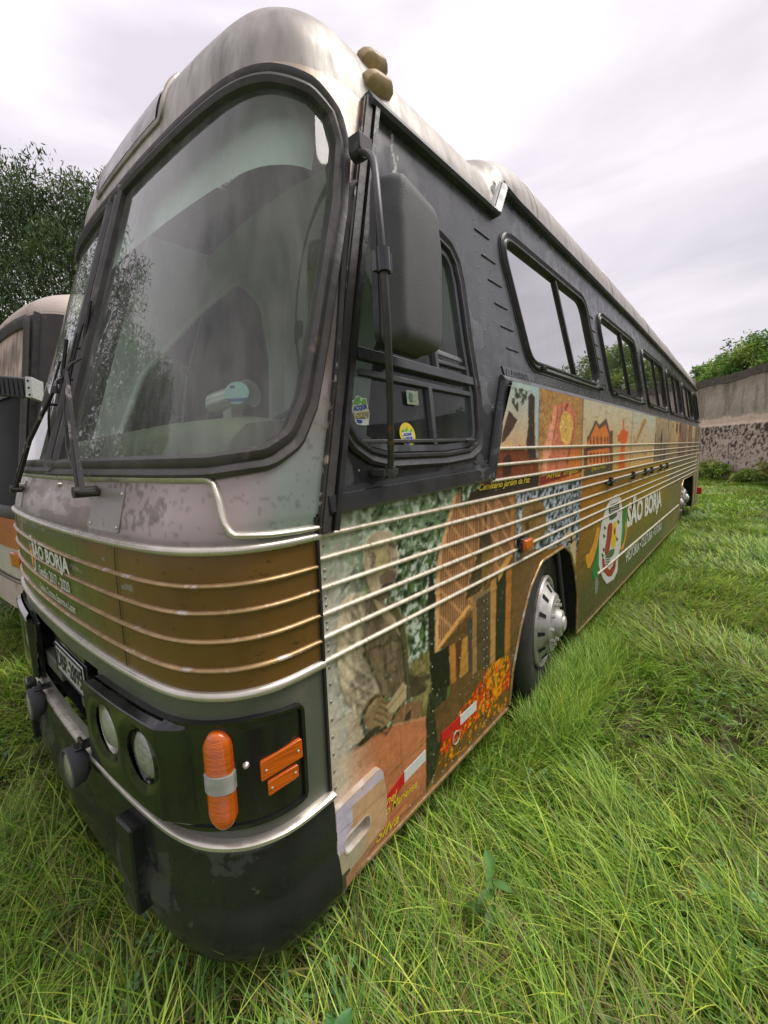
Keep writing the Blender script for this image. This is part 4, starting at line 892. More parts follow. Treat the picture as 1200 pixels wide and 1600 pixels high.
decal(sx([(500, 430), (515, 405), (580, 405), (592, 440), (585, 500), (550, 522), (515, 500)], *q), M['white'], 'sticker_print', st2, .0022)
for pl in ([(500, 400), (520, 380), (520, 415)], [(520, 410), (548, 362), (556, 405)], [(560, 408), (585, 380), (590, 410)]): decal(sx(pl, *q), M['green_ink'], 'leaf_print', st2, .0028)
decal(sx([(520, 500), (552, 500), (560, 520), (535, 525)], *q), M['blue'], 'wave_print', st2, .0028)
a1, a2, a3, a4 = c4([(508, 422), (580, 412), (508, 455), (582, 445)]); txs('sticker_letters', 'ACQUA', M['blue'], st2, a1, a2, a3, a4, bold=.05)
a1, a2, a3, a4 = c4([(508, 458), (586, 448), (514, 494), (584, 484)]); txs('sticker_letters', 'LOKOS', M['blue'], st2, a1, a2, a3, a4, bold=.06)
st3 = decal(sx([(572, 50), (672, 62), (670, 182), (574, 172)], *q), mat('faded_permit', (.22, .26, .18), .6, 0, .4, 90), 'permit_sticker', dwin, .0)
decal(sx([(592, 75), (622, 78), (622, 150), (594, 148)], *q), mat('permit_ink', (.05, .12, .10), .6), 'permit_print', st3, .0015)
# passenger windows
for i, wp in enumerate(wins):
    wo = empty('side_window'); wo.parent = bus
    bs(resample(wp, .02), GK, 'window_gasket', M['rubber'], wo)
    bs(resample(bigger(wp, .035), .03), [(-.004, -.004), (-.004, .006), (.004, .006), (.004, -.004)], 'pressed_bead', M['belt'], wo)
    pane('glass_pane', wp, M['glass'], wo, -.010)
    y0 = 1.44+1.88*i; w_ = 1.53 if i < 5 else .95; f = .60
    bar(y0+.30+w_*f-.04, 2.225, y0+w_*f-.04, 2.865-.012*i, .028, .012, 'window_bar', M['rubber'], wo)
    bar(y0+.40, 2.205, y0+.25+w_, 2.205, .022, .020, 'sill_channel', M['blackgloss'], wo)
    for yy_ in (y0+.45, y0+.28+w_): MB().box(band(np.array(yy_), np.array(2.20), .022), (.03, .05, .026)).build('catch', M['blackgloss'], wo, bevel=.004)
    for k_ in range(6):
        z_ = 2.26+.105*k_; yc_ = y0-.19-.30*((z_-2.215)/.66)+.30+.0
        if i == 0: yc_ -= .015
        wd = .055 if i else .075
        bar(yc_-wd, z_, yc_+wd, z_, .010, .006, 'pressed_rib', M['belt'], band_o, 0)
# drip rail along the roof edge with its step
rail = [(float(rake(2.94))+.01, 2.945), (1.435, 2.942), (1.565, 3.128), (1.72, eave(1.72)), (3, eave(3)), (5, eave(5)), (7, eave(7)), (9, eave(9)), (11, eave(11)), (11.95, eave(11.95))]
rail = [(a, float(b)) for a, b in rail]
def lathe_path(pts, step): return resample(pts, step, False)
for a, b, th in ((0, 1, .05), (1, 2, .045)):
    bs([rail[a], rail[b]], [(-th/2, -.01), (-th/2, .030), (-th/2+.012, .040), (th/2, .022), (th/2, -.01)], 'drip_rail', M['belt'], bus, False)
bs(rail[2:], [(-.028, -.01), (-.028, .030), (-.015, .042), (.028, .022), (.028, -.01)], 'drip_rail', M['belt'], bus, False)
bs([(1.405, 2.95), (1.535, 3.138)], [(-.006, -.005), (-.006, .012), (.006, .012), (.006, -.005)], 'rail_edge', M['whiteref'], bus, False, .004)
# A pillar edge strips
M['edge'] = mat('flaking_edge', (.06, .055, .05), .6, .1, .3, 12, c2=(.45, .40, .34), thr=.55, soft=.05, c2s=22, rust=((.26, .13, .06), .60, .06, 9))
zz = np.linspace(1.50, 2.945, 40)
for dy, w_, h_, m_ in ((.012, .030, .022, 'gasket'), (.045, .020, .032, 'rubber'), (-.008, .006, .016, 'edge')):
    bs([(float(rake(z))+dy, z) for z in zz], [(-w_/2, -.01), (-w_/2, h_), (w_/2, h_), (w_/2, -.01)], 'pillar_strip', M[m_], bus, False)
# black rails around the bottom of the driver's section and up to the belt line
bs([(.035, 1.586), (1.10, 1.620)], [(-.040, -.004), (-.040, .020), (-.030, .030), (.018, .026), (.022, .014), (.040, .012), (.040, -.004)], 'belt_rail', M['belt_dark'], bus, False)
bs([(.02, 1.558), (1.09, 1.593)], [(-.008, -.002), (-.008, .012), (.008, .014), (.008, -.002)], 'belt_rail', M['blackgloss'], bus, False)
bs([(1.075, 1.59), (1.335, 2.075)], [(-.030, -.004), (-.028, .026), (-.015, .034), (.010, .030), (.016, .014), (.030, .012), (.030, -.004)], 'belt_rail', M['belt_dark'], bus, False, -.0)
bs([(1.32, 2.085), (12.0, 2.085)], [(-.022, -.004), (-.022, .026), (-.010, .030), (.016, .016), (.022, -.004)], 'belt_rail', M['belt'], bus, False)
bs([(1.36, 2.058), (12.0, 2.058)], [(-.005, -.002), (-.005, .014), (.005, .014), (.005, -.002)], 'belt_rail', M['blackgloss'], bus, False)
pb = MB().prism(arcpoly([(1.375, 2.10), (1.72, 2.10), (1.72, 2.150), (1.345, 2.155)], .004, 2), lambda a, b, d: band(np.array(a), np.array(b), d), -.002, .006).build('name_plate', M['blackgloss'], bus)
text('name_letters', 'ELISSIANA', M['belt'], pb, lambda a, b, d: band(a, b, d), 1.39, 1.69, 2.108, 2.145, bold=.05, d=.008)

# ---------------------------------------------------------------- lettering and emblem on the side
def quad_fn(TL, TR, BL, BR):
    TL, TR, BL, BR = [np.array(S(*p)) for p in (TL, TR, BL, BR)]
    def fn(a, b, d):
        y = (BL[0]*(1-a)+BR[0]*a)*(1-b)+(TL[0]*(1-a)+TR[0]*a)*b; z = (BL[1]*(1-a)+BR[1]*a)*(1-b)+(TL[1]*(1-a)+TR[1]*a)*b
        return np.stack([0*y+d, y, z], -1)
    return fn
def stext(s, m, TL, TR, BL, BR, **k): return text('livery_lettering', s, m, side, quad_fn(TL, TR, BL, BR), 0, 1, 0, 1, **k)
o_ = lambda x, y: (870+x/6.3158, 740+y/6.3158)
stext('SÃO BORJA', M['white'], o_(700, 235), o_(1030, 118), o_(682, 612), o_(1030, 372), bold=.045, d=.004)
stext('HISTÓRIA • CULTURA • FUTURO', M['white'], o_(672, 745), o_(1030, 455), o_(682, 880), o_(1030, 548), bold=.01, d=.004)
z1_ = lambda x, y: (750+x/3.3333, 560+y/3.3333)
stext('Cemitério Jardim da Paz', M['yellow'], z1_(-8, 655), z1_(258, 612), z1_(-8, 700), z1_(258, 655), shear=.35, bold=.015, d=.003)
stext('Arroz  irrigado', M['yellow'], z1_(342, 592), z1_(510, 568), z1_(342, 640), z1_(510, 600), shear=.3, bold=.01, d=.003)
stext('Igreja da Matriz', M['yellow'], z1_(578, 562), z1_(652, 550), z1_(578, 592), z1_(652, 576), shear=.3, d=.003)
b8 = lambda x, y: (480+x/3.0, 1050+y/3.0)
stext('Coronel', M['yellow'], b8(285, 650), b8(420, 545), b8(285, 690), b8(420, 585), shear=.4, bold=.015, d=.003)
stext('Aparício Mariense', M['yellow'], b8(250, 740), b8(512, 500), b8(255, 790), b8(515, 545), shear=.4, bold=.015, d=.003)
stext('da Silva', M['yellow'], b8(240, 830), b8(428, 655), b8(240, 880), b8(428, 700), shear=.4, bold=.015, d=.003)
emb = empty('town_emblem'); emb.parent = side
def epoly(pts, c, nm, d, s=6.3158, ox=870, oy=740, smooth_=True):
    pp = [S(ox+a/s, oy+b/s) for a, b in pts]
    pp = arcpoly(pp, .05, 3) if smooth_ else pp
    return MB().prism(pp, lambda a, b, q_: np.array([q_, a, b]), .0005, d).build(nm, mat('ink_'+nm, tuple(lin(c)), .45, 0, .1, 8), emb, smooth=False)
epoly([(425, 525), (395, 535), (375, 630), (350, 720), (320, 790), (275, 808), (300, 935), (325, 930), (360, 850), (395, 720), (412, 620)], (208, 146, 40), 'gold_swoosh', .002)
epoly([(420, 620), (395, 720), (378, 850), (345, 960), (350, 1020), (372, 1050), (400, 980), (425, 800), (440, 640)], (28, 120, 56), 'green_swoosh', .0025)
epoly([(380, 1010), (400, 985), (410, 1080), (395, 1190), (375, 1195), (372, 1080)], (120, 130, 118), 'grey_tail', .0015)
epoly([(640, 560), (660, 300), (668, 285), (688, 370), (680, 480), (668, 580), (640, 700), (625, 690)], (40, 130, 56), 'green_swoosh', .002)
epoly([(622, 742), (655, 690), (676, 580), (672, 490), (690, 470), (712, 505), (690, 540), (684, 620), (655, 740), (630, 756)], (208, 146, 40), 'gold_swoosh', .0022)
epoly([(410, 900), (414, 640), (440, 490), (480, 350), (535, 245), (590, 203), (628, 240), (642, 340), (640, 560), (625, 720), (602, 830), (596, 960), (560, 1040), (490, 1088), (450, 1030), (425, 960)], (205, 206, 200), 'white_field', .0035)
D_ = .0048
epoly([(505, 330), (540, 300), (612, 275), (612, 365), (580, 385), (512, 405)], (58, 66, 60), 'crown', D_); epoly([(510, 405), (590, 385), (588, 420), (550, 450), (515, 460)], (70, 82, 72), 'crown', D_)
for k_ in range(3): epoly([(520, 335+22*k_), (600, 312+22*k_), (600, 318+22*k_), (520, 341+22*k_)], (190, 190, 184), 'crown_line', D_+.0012, smooth_=False)
epoly([(500, 495), (548, 480), (535, 620), (512, 760), (478, 820), (466, 760), (488, 640)], (150, 46, 34), 'red_quarter', D_)
epoly([(552, 480), (590, 458), (580, 540), (582, 640), (572, 720), (552, 738), (530, 700), (540, 600)], (216, 184, 36), 'yellow_quarter', D_)
epoly([(556, 540), (574, 528), (572, 590), (560, 610)], (150, 46, 34), 'tower', D_+.0012)
epoly([(520, 752), (566, 738), (560, 790), (528, 830), (468, 832), (480, 815)], (70, 104, 62), 'green_quarter', D_)
epoly([(440, 835), (462, 830), (470, 900), (515, 952), (552, 900), (560, 850), (580, 820), (574, 930), (535, 1010), (500, 1014), (452, 960)], (152, 44, 40), 'red_ribbon', D_)
for k_ in range(3): epoly([(475, 845+24*k_), (510, 835+24*k_), (530, 858+24*k_), (515, 846+24*k_), (478, 856+24*k_)], (96, 104, 100), 'river_line', D_+.0012)
for (a_, b_) in ((470, 530), (462, 610), (458, 745), (604, 470), (590, 640), (448, 800)): epoly([(a_-10, b_-20), (a_+6, b_), (a_+18, b_+6), (a_+4, b_+14), (a_, b_+36), (a_-8, b_+10)], (56, 44, 44), 'branch', D_)
# red and white reflective tape
def tape(y0, y1, z, dz, m, nm='reflective_tape'): return MB().prism([(y0, z-.024), (y1, z-.024+dz), (y1, z+.024+dz), (y0, z+.024)], lambda a, b, q_: np.array([q_, a, b]), .0005, .0025).build(nm, m, bus, smooth=False)
tape(.25, .375, .432, .035, M['red']); tape(.375, .52, .468, .008, M['whiteref']); tape(.64, .80, .482, .0, M['red']); tape(.80, .955, .482, .0, M['whiteref'])
MB().tube([(.004, .76+.03*math.cos(t), .42+.03*math.sin(t)) for t in np.linspace(0, 2*math.pi, 20)[:-1]], .003, 6, closed=True).build('fuel_ring', M['strip'], bus)
# amber side marker
sm = MB().box((.016, 1.47, 1.200), (.03, .115, .075)).build('side_marker', M['blackgloss'], bus, bevel=.006); MB().box((.038, 1.47, 1.200), (.03, .105, .064)).build('amber_lens', M['amber'], sm, bevel=.010)
# black hinge rod over the luggage doors
hr = MB().tube([(.03, y, 1.412) for y in np.linspace(3.15, 6.7, 8)], .010, 8).build('hinge_rod', M['blackgloss'], bus)
for y in (3.35, 4.28, 4.95, 5.35, 6.05, 6.6): MB().box((.03, y, 1.412), (.04, .10, .035)).box((.024, y, 1.412), (.03, .045, .085)).build('hinge', M['blackgloss'], hr, bevel=.006)
# small hooks over the wheel
MB().tube([(.0, 2.28, 1.06), (.03, 2.28, 1.07), (.03, 2.36, 1.08)], .007, 6).tube([(.02, 2.30, 1.05), (.02, 2.30, 1.10)], .006, 6).build('arch_hook', M['rod'], bus)
MB().tube([(-.04, 2.20, 1.02), (-.05, 2.34, .70), (-.05, 2.42, .45)], .014, 8).build('arch_stay', M['rod'], bus)

# ---------------------------------------------------------------- wheels
for yc_, cut, far in ((1.99, ARCH, 0), (9.3, RARCH, 0), (10.25, RARCH, 0), (1.935, ARCH, 1), (9.3, RARCH, 1)):
    xo = (-.075 if yc_ < 3 else -.15) if not far else (-2.22 if yc_ < 3 else -2.15); sg = 1 if not far else -1; R_ = .52; cz = .045+R_
    wh = empty('wheel', (xo, yc_, cz)); wh.parent = bus
    if yc_ < 3: wh.rotation_euler = (0, 0, R(9)); wh.location.x += .02
    prof = [(.295, -.03), (.33, .0), (.40, .014), (.46, .010), (.495, -.006), (.515, -.022), (.525, -.05)]+[(.525-(.010 if k_ % 2 else 0), -.06-.02*k_) for k_ in range(9)]+[(.50, -.26), (.40, -.28), (.30, -.25)]
    MB().lathe(prof, (0, 0, 0), 'x', 56, sg).build('tyre', M['tyre'], wh)
    MB().lathe([(.297, -.04), (.308, .008), (.300, .020), (.286, .018), (.280, -.01), (.272, -.012), (.262, .010), (.20, .055), (.190, .075), (.165, .078), (.120, .078), (.092, .086), (.088, .115), (.080, .125), (.052, .127), (.048, .140), (.03, .146), (.0, .147)], (0, 0, 0), 'x', 60, sg).build('rim', M['rim'], wh)
    sl_ = MB()
    for k_ in range(12):
        t = 2*math.pi*k_/12; pr = []
        for (r_, h_, dt) in ((.252, .020, -.055), (.252, .020, .055), (.210, .051, .085), (.210, .051, -.02)):
            pr.append((sg*(h_+.0035), r_*math.cos(t+dt), r_*math.sin(t+dt)))
        MB().add(pr+[(p[0]-sg*.004, p[1], p[2]) for p in pr], [(0, 1, 2, 3), (7, 6, 5, 4), (0, 4, 5, 1), (1, 5, 6, 2), (2, 6, 7, 3), (3, 7, 4, 0)]).build('vent_slot', M['dark'], wh, smooth=False)
    for k_ in range(10): t = 2*math.pi*k_/10; MB().lathe([(.013, 0), (.013, .016), (.009, .02), (0, .02)], (sg*.078, .143*math.cos(t), .143*math.sin(t)), 'x', 6, sg).build('wheel_nut', M['rim'], wh)
for cut in (ARCH, RARCH):
  for x0, x1 in ((-.01, -.62), (-2.29, -1.70)):
    p = [q for q in resample(bigger(cut, .0), .03) if q[1] > .3]; p = np.array(p); i0 = int(np.argmax(np.linalg.norm(np.roll(p, -1, 0)-p, axis=1))); p = np.roll(p, -i0-1, 0)
    V = [(x0, a, b) for a, b in p]+[(x1, a, b) for a, b in p]; n_ = len(p)
    mesh_obj('wheel_well', V, [(i, i+1, n_+i+1, n_+i) for i in range(n_-1)]+[tuple(range(n_, 2*n_))], M['dark'], bus)
# underbody
MB().box((-1.15, 5.8, .62), (1.2, 11.2, .5)).build('underbody', M['dark'], bus)
MB().box((-1.15, 5.75, 1.20), (2.24, 11.4, .04)).build('cabin_deck', M['floor_in'], bus)

# ---------------------------------------------------------------- the other walls
fz = np.arange(.285, 3.13, .03); fy = np.arange(0, 12.01, .05)
hole_far = lambda u, v: inpoly(u, v, ARCH) | inpoly(u, v, RARCH) | (u < rake(v)) | (v > np.where(u < 1.47, 2.95, eave(u)+.02)) | np.logical_or.reduce([inpoly(u, v, w_) for w_ in wins]) | inpoly(u, v, DW)
def paint_far(u, v): return np.where((v > belt_z(u))[:, None], np.array((.036, .04, .044)), lin((124, 96, 46))*(.8+.4*fbm(u*3, v*3, 2))[:, None])
grid('far_side_panel', lambda u, v: np.stack([-2.3+tum(v), u, v], -1), fy, fz, M['mural'], bus, hole=hole_far, paint=paint_far)
for wp in wins+[DW]:
    P_ = np.array(wp); fg = grid('far_window', lambda u, v: np.stack([-2.29+tum(v), u, v], -1), np.arange(P_[:, 0].min(), P_[:, 0].max(), .06), np.arange(P_[:, 1].min(), P_[:, 1].max(), .06), M['glass2'], bus)
grid('rear_wall', lambda u, v: np.stack([-1.15+u*(1.15-tum(v)), 12.0+.06*(1-u**4)+0*v, v], -1), np.linspace(-1, 1, 30), np.linspace(.3, 3.25, 40), M['silver'], bus)
MB().box((-1.15, 12.07, 2.45), (1.9, .02, .8)).build('rear_window', M['blackgloss'], bus, bevel=.02)
MB().box((-1.15, 12.12, .52), (2.3, .16, .24)).build('rear_bumper', M['bumper'], bus, bevel=.03)
for z_ in (.9, 1.02): MB().box((-.06, 12.07, z_), (.09, .03, .10)).build('tail_lamp', M['red'], bus, bevel=.01)
# engine door frame and rear flap near the tail
for y_ in (10.98, 11.55): MB().box((.006, y_, .95), (.02, .05, 1.1)).build('door_frame_strip', M['strip'], bus, bevel=.004)
MB().box((.012, 11.27, 1.50), (.02, .6, .03)).build('door_frame_strip', M['strip'], bus, bevel=.004)
for k_ in range(14): MB().box((.008, 11.62, .70+.055*k_), (.016, .06, .012)).build('louvre', M['rod'], bus)
MB().box((.05, 11.72, .60), (.10, .10, .16)).build('rear_reflector', M['red'], bus, bevel=.01)

# ---------------------------------------------------------------- exterior mirror
mr_ = empty('mirror'); mr_.parent = bus
ctr = np.array([.095, .350, 2.268]); ex = np.array([-.20, .98, 0]); nz_ = np.array([.98, .20, 0])
oc = arcpoly([(-.135, -.222), (.180, -.208), (.188, .14), (.140, .262), (-.125, .252), (-.14, .14)], [.04, .05, .2, .05, .04, .2], 6)
def mp_(a, b, d): return ctr+ex*a+np.array([0, 0, 1.0])*b+nz_*d
prof_l = [(1.0, -.050), (1.0, -.035), (.99, .0), (.955, .030), (.90, .042), (.80, .047)]
V = []; n_ = len(oc)
for sc, d in prof_l: V += [mp_(a*sc, b*sc, d) for a, b in oc]
F = []
for i in range(len(prof_l)-1):
    for k_ in range(n_): l_ = (k_+1) % n_; F.append((i*n_+k_, i*n_+l_, (i+1)*n_+l_, (i+1)*n_+k_))
F += [tuple(range(n_))[::-1], tuple((len(prof_l)-1)*n_+k_ for k_ in range(n_))]
MB().add(V, F).build('mirror_housing', M['plastic'], mr_)
MB().prism([(a*.93, b*.93) for a, b in oc], mp_, -.056, -.051).build('mirror_glass', mat('mirror_silver', (.8, .8, .8), .03, 1), mr_)
MB().sweep([mp_(a, b, -.047) for a, b in resample(oc, .02)], nz_, [(-.006, -.008), (-.006, .012), (.004, .012), (.006, -.008)]).build('mirror_rim', M['rubber'], mr_)
rodp = [pxX(560, 238, -.07), pxX(572, 238, .0), pxX(582, 243, .08), pxX(586, 262, .12), pxX(591, 320, .165), pxX(599, 415, .175), pxX(605, 500, .170), pxX(609, 600, .14), pxX(611, 690, .09), pxX(610, 738, .05)]
rp = []; 
for i in range(len(rodp)-1):
    for t in np.linspace(0, 1, 6)[:-1]: rp.append(np.array(rodp[i])*(1-t)+np.array(rodp[i+1])*t)
rp.append(np.array(rodp[-1])); rp = np.array(rp)
for _ in range(8): rp[1:-1] = (rp[:-2]+2*rp[1:-1]+rp[2:])/4
MB().tube(rp, .0105, 10).build('mirror_rod', M['rod'], mr_)
MB().tube([rp[0]+[-.02, 0, 0], rp[0]+[.02, 0, 0]], .026, 10).box(rp[0]+[0, .01, .02], (.05, .06, .05)).build('upper_bracket', M['rod'], mr_, bevel=.003)
MB().box(rp[-1]+[-.025, .0, .0], (.06, .075, .022)).tube([rp[-1]-[0, 0, .02], rp[-1]+[0, 0, .02]], .018, 10).build('lower_bracket', M['rod'], mr_, bevel=.002)
MB().tube([pxX(597.5, 388, .172), pxX(600, 425, .174)], .019, 10).box(pxX(597, 410, .155), (.03, .05, .05)).build('mirror_clamp', M['blackgloss'], mr_)

# ---------------------------------------------------------------- wipers
def pxY(x, y, Y):
    d = ray(x, y); return CAM['C']+d*((Y-CAM['C'][1])/d[1])
def wiper(arm, blade, link):
    wo = empty('wiper'); wo.parent = bus
    A, Mi, B = arm; 
    for of in (-.009, .009): MB().tube([A+[of*2.4, 0, 0], Mi+[of*2.0, 0, 0], B+[of*.6, 0, 0]], [.009, .008, .006], 6, flat=.6).build('wiper_arm', M['wiper'], wo)
    MB().tube([B+[0, 0, -.02], B, B*.5+link*.5+[0, -.01, 0], link], [.012, .010, .006, .004], 6).build('wiper_link', M['rubber'], wo)
    b = resample(blade, .03, False); MB().tube(b, .007, 6, flat=1.5).build('wiper_blade', M['rubber'], wo)
    c_ = resample(blade, .03, False)[3:-3].copy(); n_ = len(c_); c_[:, 1] -= .012+.02*np.sin(np.linspace(0, math.pi, n_)); MB().tube(c_, .0045, 6).build('blade_bridge', M['rubber'], wo)
    for k_ in (3, n_//2, n_-1): MB().tube([c_[k_ if k_ < n_ else -1], b[min(k_+3, len(b)-1)]], .006, 6).build('blade_claw', M['rubber'], wo)
    MB().tube([A+[0, .045, 0], A+[0, -.02, 0]], .017, 12).tube([A+[.0, -.012, .0], A+[.12, .01, .004]], .0065, 8).build('wiper_pivot', M['wiper'], wo)
wiper((pxY(126, 769, -.415), pxY(114, 680, -.37), pxY(103, 580, -.31)), [pxY(141, 470, -.19), pxY(133, 520, -.215), pxY(125, 585, -.245), pxY(120, 640, -.27), pxY(113, 715, -.31)], pxY(127, 560, -.25))
wiper((pxY(24, 764, -.40), pxY(45, 690, -.38), pxY(86, 606, -.33)), [pxY(104, 530, -.245), pxY(98, 580, -.26), pxY(90, 650, -.29), pxY(80, 722, -.31)], pxY(97, 590, -.27))
mb = MB(); mb.tube([pxY(126, 769, -.40), pxY(104, 700, -.35), pxY(100, 640, -.32), pxY(104, 585, -.29), pxY(120, 520, -.24)], .0035, 6); mb.build('washer_hose', M['rubber'], bus)
for q_ in ((96, 757), (36, 757)): MB().tube([pxY(*q_, -.40), pxY(*q_, -.40)+[0, -.012, .0]], .009, 10).build('washer_nozzle', M['chrome'], bus)
# ---------------------------------------------------------------- inside the cab
V = []; F = []
dp = [(-.22, 1.5), (-.24, 1.70), (-.215, 1.795), (-.16, 1.845), (-.05, 1.86), (.08, 1.85), (.18, 1.80), (.22, 1.66), (.22, 1.4)]
xs_ = np.linspace(-.17, -2.14, 24)
for x in xs_:
    for y, z in dp:
        e = min(1, (-.12-x)/.10) if x > -.25 else 1
        V.append((x, y+.09*(1-e)+.02*((x+1.15)/1.1)**2, z-.03*(1-e)-.02*abs(x+.5)))
k = len(dp)
for i in range(23):
    for j in range(k-1): F.append((i*k+j, i*k+j+1, (i+1)*k+j+1, (i+1)*k+j))
F += [tuple(range(k)), tuple(23*k+j for j in range(k))[::-1]]
MB().add(V, F).build('dashboard', M['dash'], bus)
c0, c1 = np.array([-.405, -.065, 1.900]), np.array([-.265, -.04, 1.918]); mo = empty('wiper_motor'); mo.parent = bus
ax = (c1-c0)/np.linalg.norm(c1-c0)
MB().tube([c0-ax*.012, c0, c0+ax*.004, c0+ax*.03, c1], [.026, .030, .037, .038, .038], 20).tube([c0-ax*.03, c0], .010, 10).build('motor_body', M['motor'], mo)
MB().tube([c1, c1+ax*.03], .042, 20).box(c0*.4+c1*.6-[0, 0, .05], (.05, .04, .05)).build('motor_mount', M['motor'], mo)
lc = np.array([-.232, -.085, 1.918]); d_ = np.array([.55, -.83, .1]); d_ /= np.linalg.norm(d_); e1 = np.cross((0, 0, 1), d_); e1 /= np.linalg.norm(e1); e2 = np.cross(d_, e1)
MB().prism([(.038*math.cos(t), .033*math.sin(t)) for t in np.linspace(0, 6.1, 22)], lambda a, b, q_: lc+e1*a+e2*b+d_*q_, -.003, .0).build('motor_label', M['cyan'], mo, smooth=False)
MB().prism([(-.033, -.016), (.033, -.016), (.024, -.026), (-.024, -.026)], lambda a, b, q_: lc+e1*a+e2*b+d_*q_, .0002, .0012).prism([(-.020, .014), (-.006, .014), (-.006, .022), (-.020, .022)], lambda a, b, q_: lc+e1*a+e2*b+d_*q_, .0002, .0012).build('label_print', M['blue'], mo, smooth=False)
MB().tube([c0-ax*.01, c0+[.0, -.03, -.05], c0+[.01, -.05, -.10], c0+[.035, -.06, -.135], c0+[.04, -.05, -.15]], .006, 8).tube([c0, c0+[.01, -.02, -.06], c0+[.025, -.04, -.11], c0+[.045, -.05, -.14]], .005, 8).build('motor_cable', M['rubber'], mo)
# steering wheel and driver's seat
sw = empty('steering_wheel'); sw.parent = bus
cc = np.array([-.62, .42, 1.86]); nn = np.array([0, -.55, .83]); ea = np.array([1., 0, 0]); eb = np.cross(nn, ea)
MB().tube([cc+.23*(math.cos(t)*ea+math.sin(t)*eb) for t in np.linspace(0, 2*math.pi, 40)[:-1]], .013, 8, closed=True).build('wheel_rim', M['rubber'], sw)
MB().tube([cc-nn*.05, cc+nn*.01], .045, 16).tube([cc-.22*ea, cc+.22*ea], .012, 6).tube([cc, cc-.22*eb], .012, 6).tube([cc, cc-nn*.5], .03, 10).build('wheel_hub', M['rubber'], sw)
def seat(x, y, z, nm='seat', m='seat', h=.70):
    s_ = empty(nm, (x, y, z)); s_.parent = bus
    MB().box((0, -.02, .42), (.46, .46, .14)).build('seat_cushion', M[m], s_, bevel=.05)
    MB().box((0, .24, .48+h/2), (.46, .13, h), rx=-.18).build('backrest', M[m], s_, bevel=.05)
    MB().box((0, 0, .17), (.30, .30, .36)).build('seat_base', M['dark'], s_)
    return s_
seat(-.62, .98, 1.22, 'driver_seat')
for r_ in range(9):
    for x_ in (-.38, -.84, -1.50, -1.94): seat(x_, 2.35+r_*.98, 1.22)
# partition behind the driver with an arched opening, and the lining of the cab
grid('cab_partition', lambda u, v: np.stack([u, 1.47+0*u, v], -1), np.linspace(-2.13, -.17, 30), np.linspace(1.22, 3.1, 30), M['liner'], bus)
dr = arcpoly([(0.148, 1.18), (0.186, 1.844), (0.357, 2.261), (0.556, 2.488), (0.755, 2.716), (0.992, 2.934), (1.049, 2.991), (1.248, 2.887), (1.333, 2.46), (1.333, 2.081), (1.248, 1.18)], [.01, .3, .3, .3, .3, .2, .08, .15, .3, .3, .01])
dwn = arcpoly([(0.271, 2.043), (0.309, 2.365), (0.603, 2.413), (0.717, 2.346), (0.736, 2.005), (0.707, 1.948), (0.338, 1.91)], [.03, .06, .1, .08, .05, .06, .05])
gx_ = lambda v: -2.135+.9*tum(v)
M['door'] = mat('door_trim', (.030, .033, .034), .6, 0, .2, 5)
grid('cab_side_lining', lambda u, v: np.stack([gx_(v), rake(v)-.06+u*(1.47-rake(v)+.06), v], -1) if False else np.stack([gx_(v), np.maximum(u, rake(v)-.06), v], -1), np.linspace(-.1, 1.47, 120), np.linspace(1.22, 3.10, 130), M['liner'], bus, hole=lambda u, v: inpoly(u, v, dr))
grid('entry_door', lambda u, v: np.stack([gx_(v)-.03, u, v], -1), np.linspace(.1, 1.47, 100), np.linspace(1.22, 3.08, 110), M['door'], bus, hole=lambda u, v: inpoly(u, v, dwn))
def gpath(P_, off=0): P_ = np.array(P_); return np.stack([gx_(P_[:, 1])+off, P_[:, 0], P_[:, 1]], -1)
MB().sweep(gpath(resample(dr, .03)), (1, 0, 0), half_round(.035, .02)).build('door_surround', M['liner'], bus)
MB().sweep(gpath(resample(dwn, .02), -.03), (1, 0, 0), half_round(.03, .02)).build('door_window_gasket', M['rubber'], bus)
MB().tube(gpath([(.60, 1.9), (.66, 2.3), (.78, 2.72)], -.02), .010, 6).tube(gpath([(.35, 1.88), (.60, 1.86), (.9, 1.84)], -.015), .012, 6).build('door_bar', M['silver'], bus)
grid('cab_ceiling', lambda u, v: np.stack([-1.15+u*.93, v, 3.02+.12*(1-u*u)], -1), np.linspace(-1, 1, 40), np.linspace(.80, 1.5, 20), M['liner'], bus)
MB().box((-1.61, .615, 3.355), (.03, .34, .05)).box((-.69, .615, 3.355), (.03, .34, .05)).box((-1.15, .455, 3.35), (.93, .03, .04)).box((-1.15, .775, 3.37), (.93, .03, .04)).build('daylight_opening_frame', M['roof'], bus)  # frame of the roof opening added to brighten the cab
lw = grid('cab_header', lambda u, v: fp(u, v, -.10), np.linspace(.12, LEN-.12, 80), np.linspace(2.68, 3.06, 10), M['liner'], bus)
grid('cabin_ceiling', lambda u, v: np.stack([-1.15+u*.93, v, 2.98+.30*(1-u*u)], -1), np.linspace(-1, 1, 20), np.linspace(1.5, 11.9, 10), M['liner'], bus)

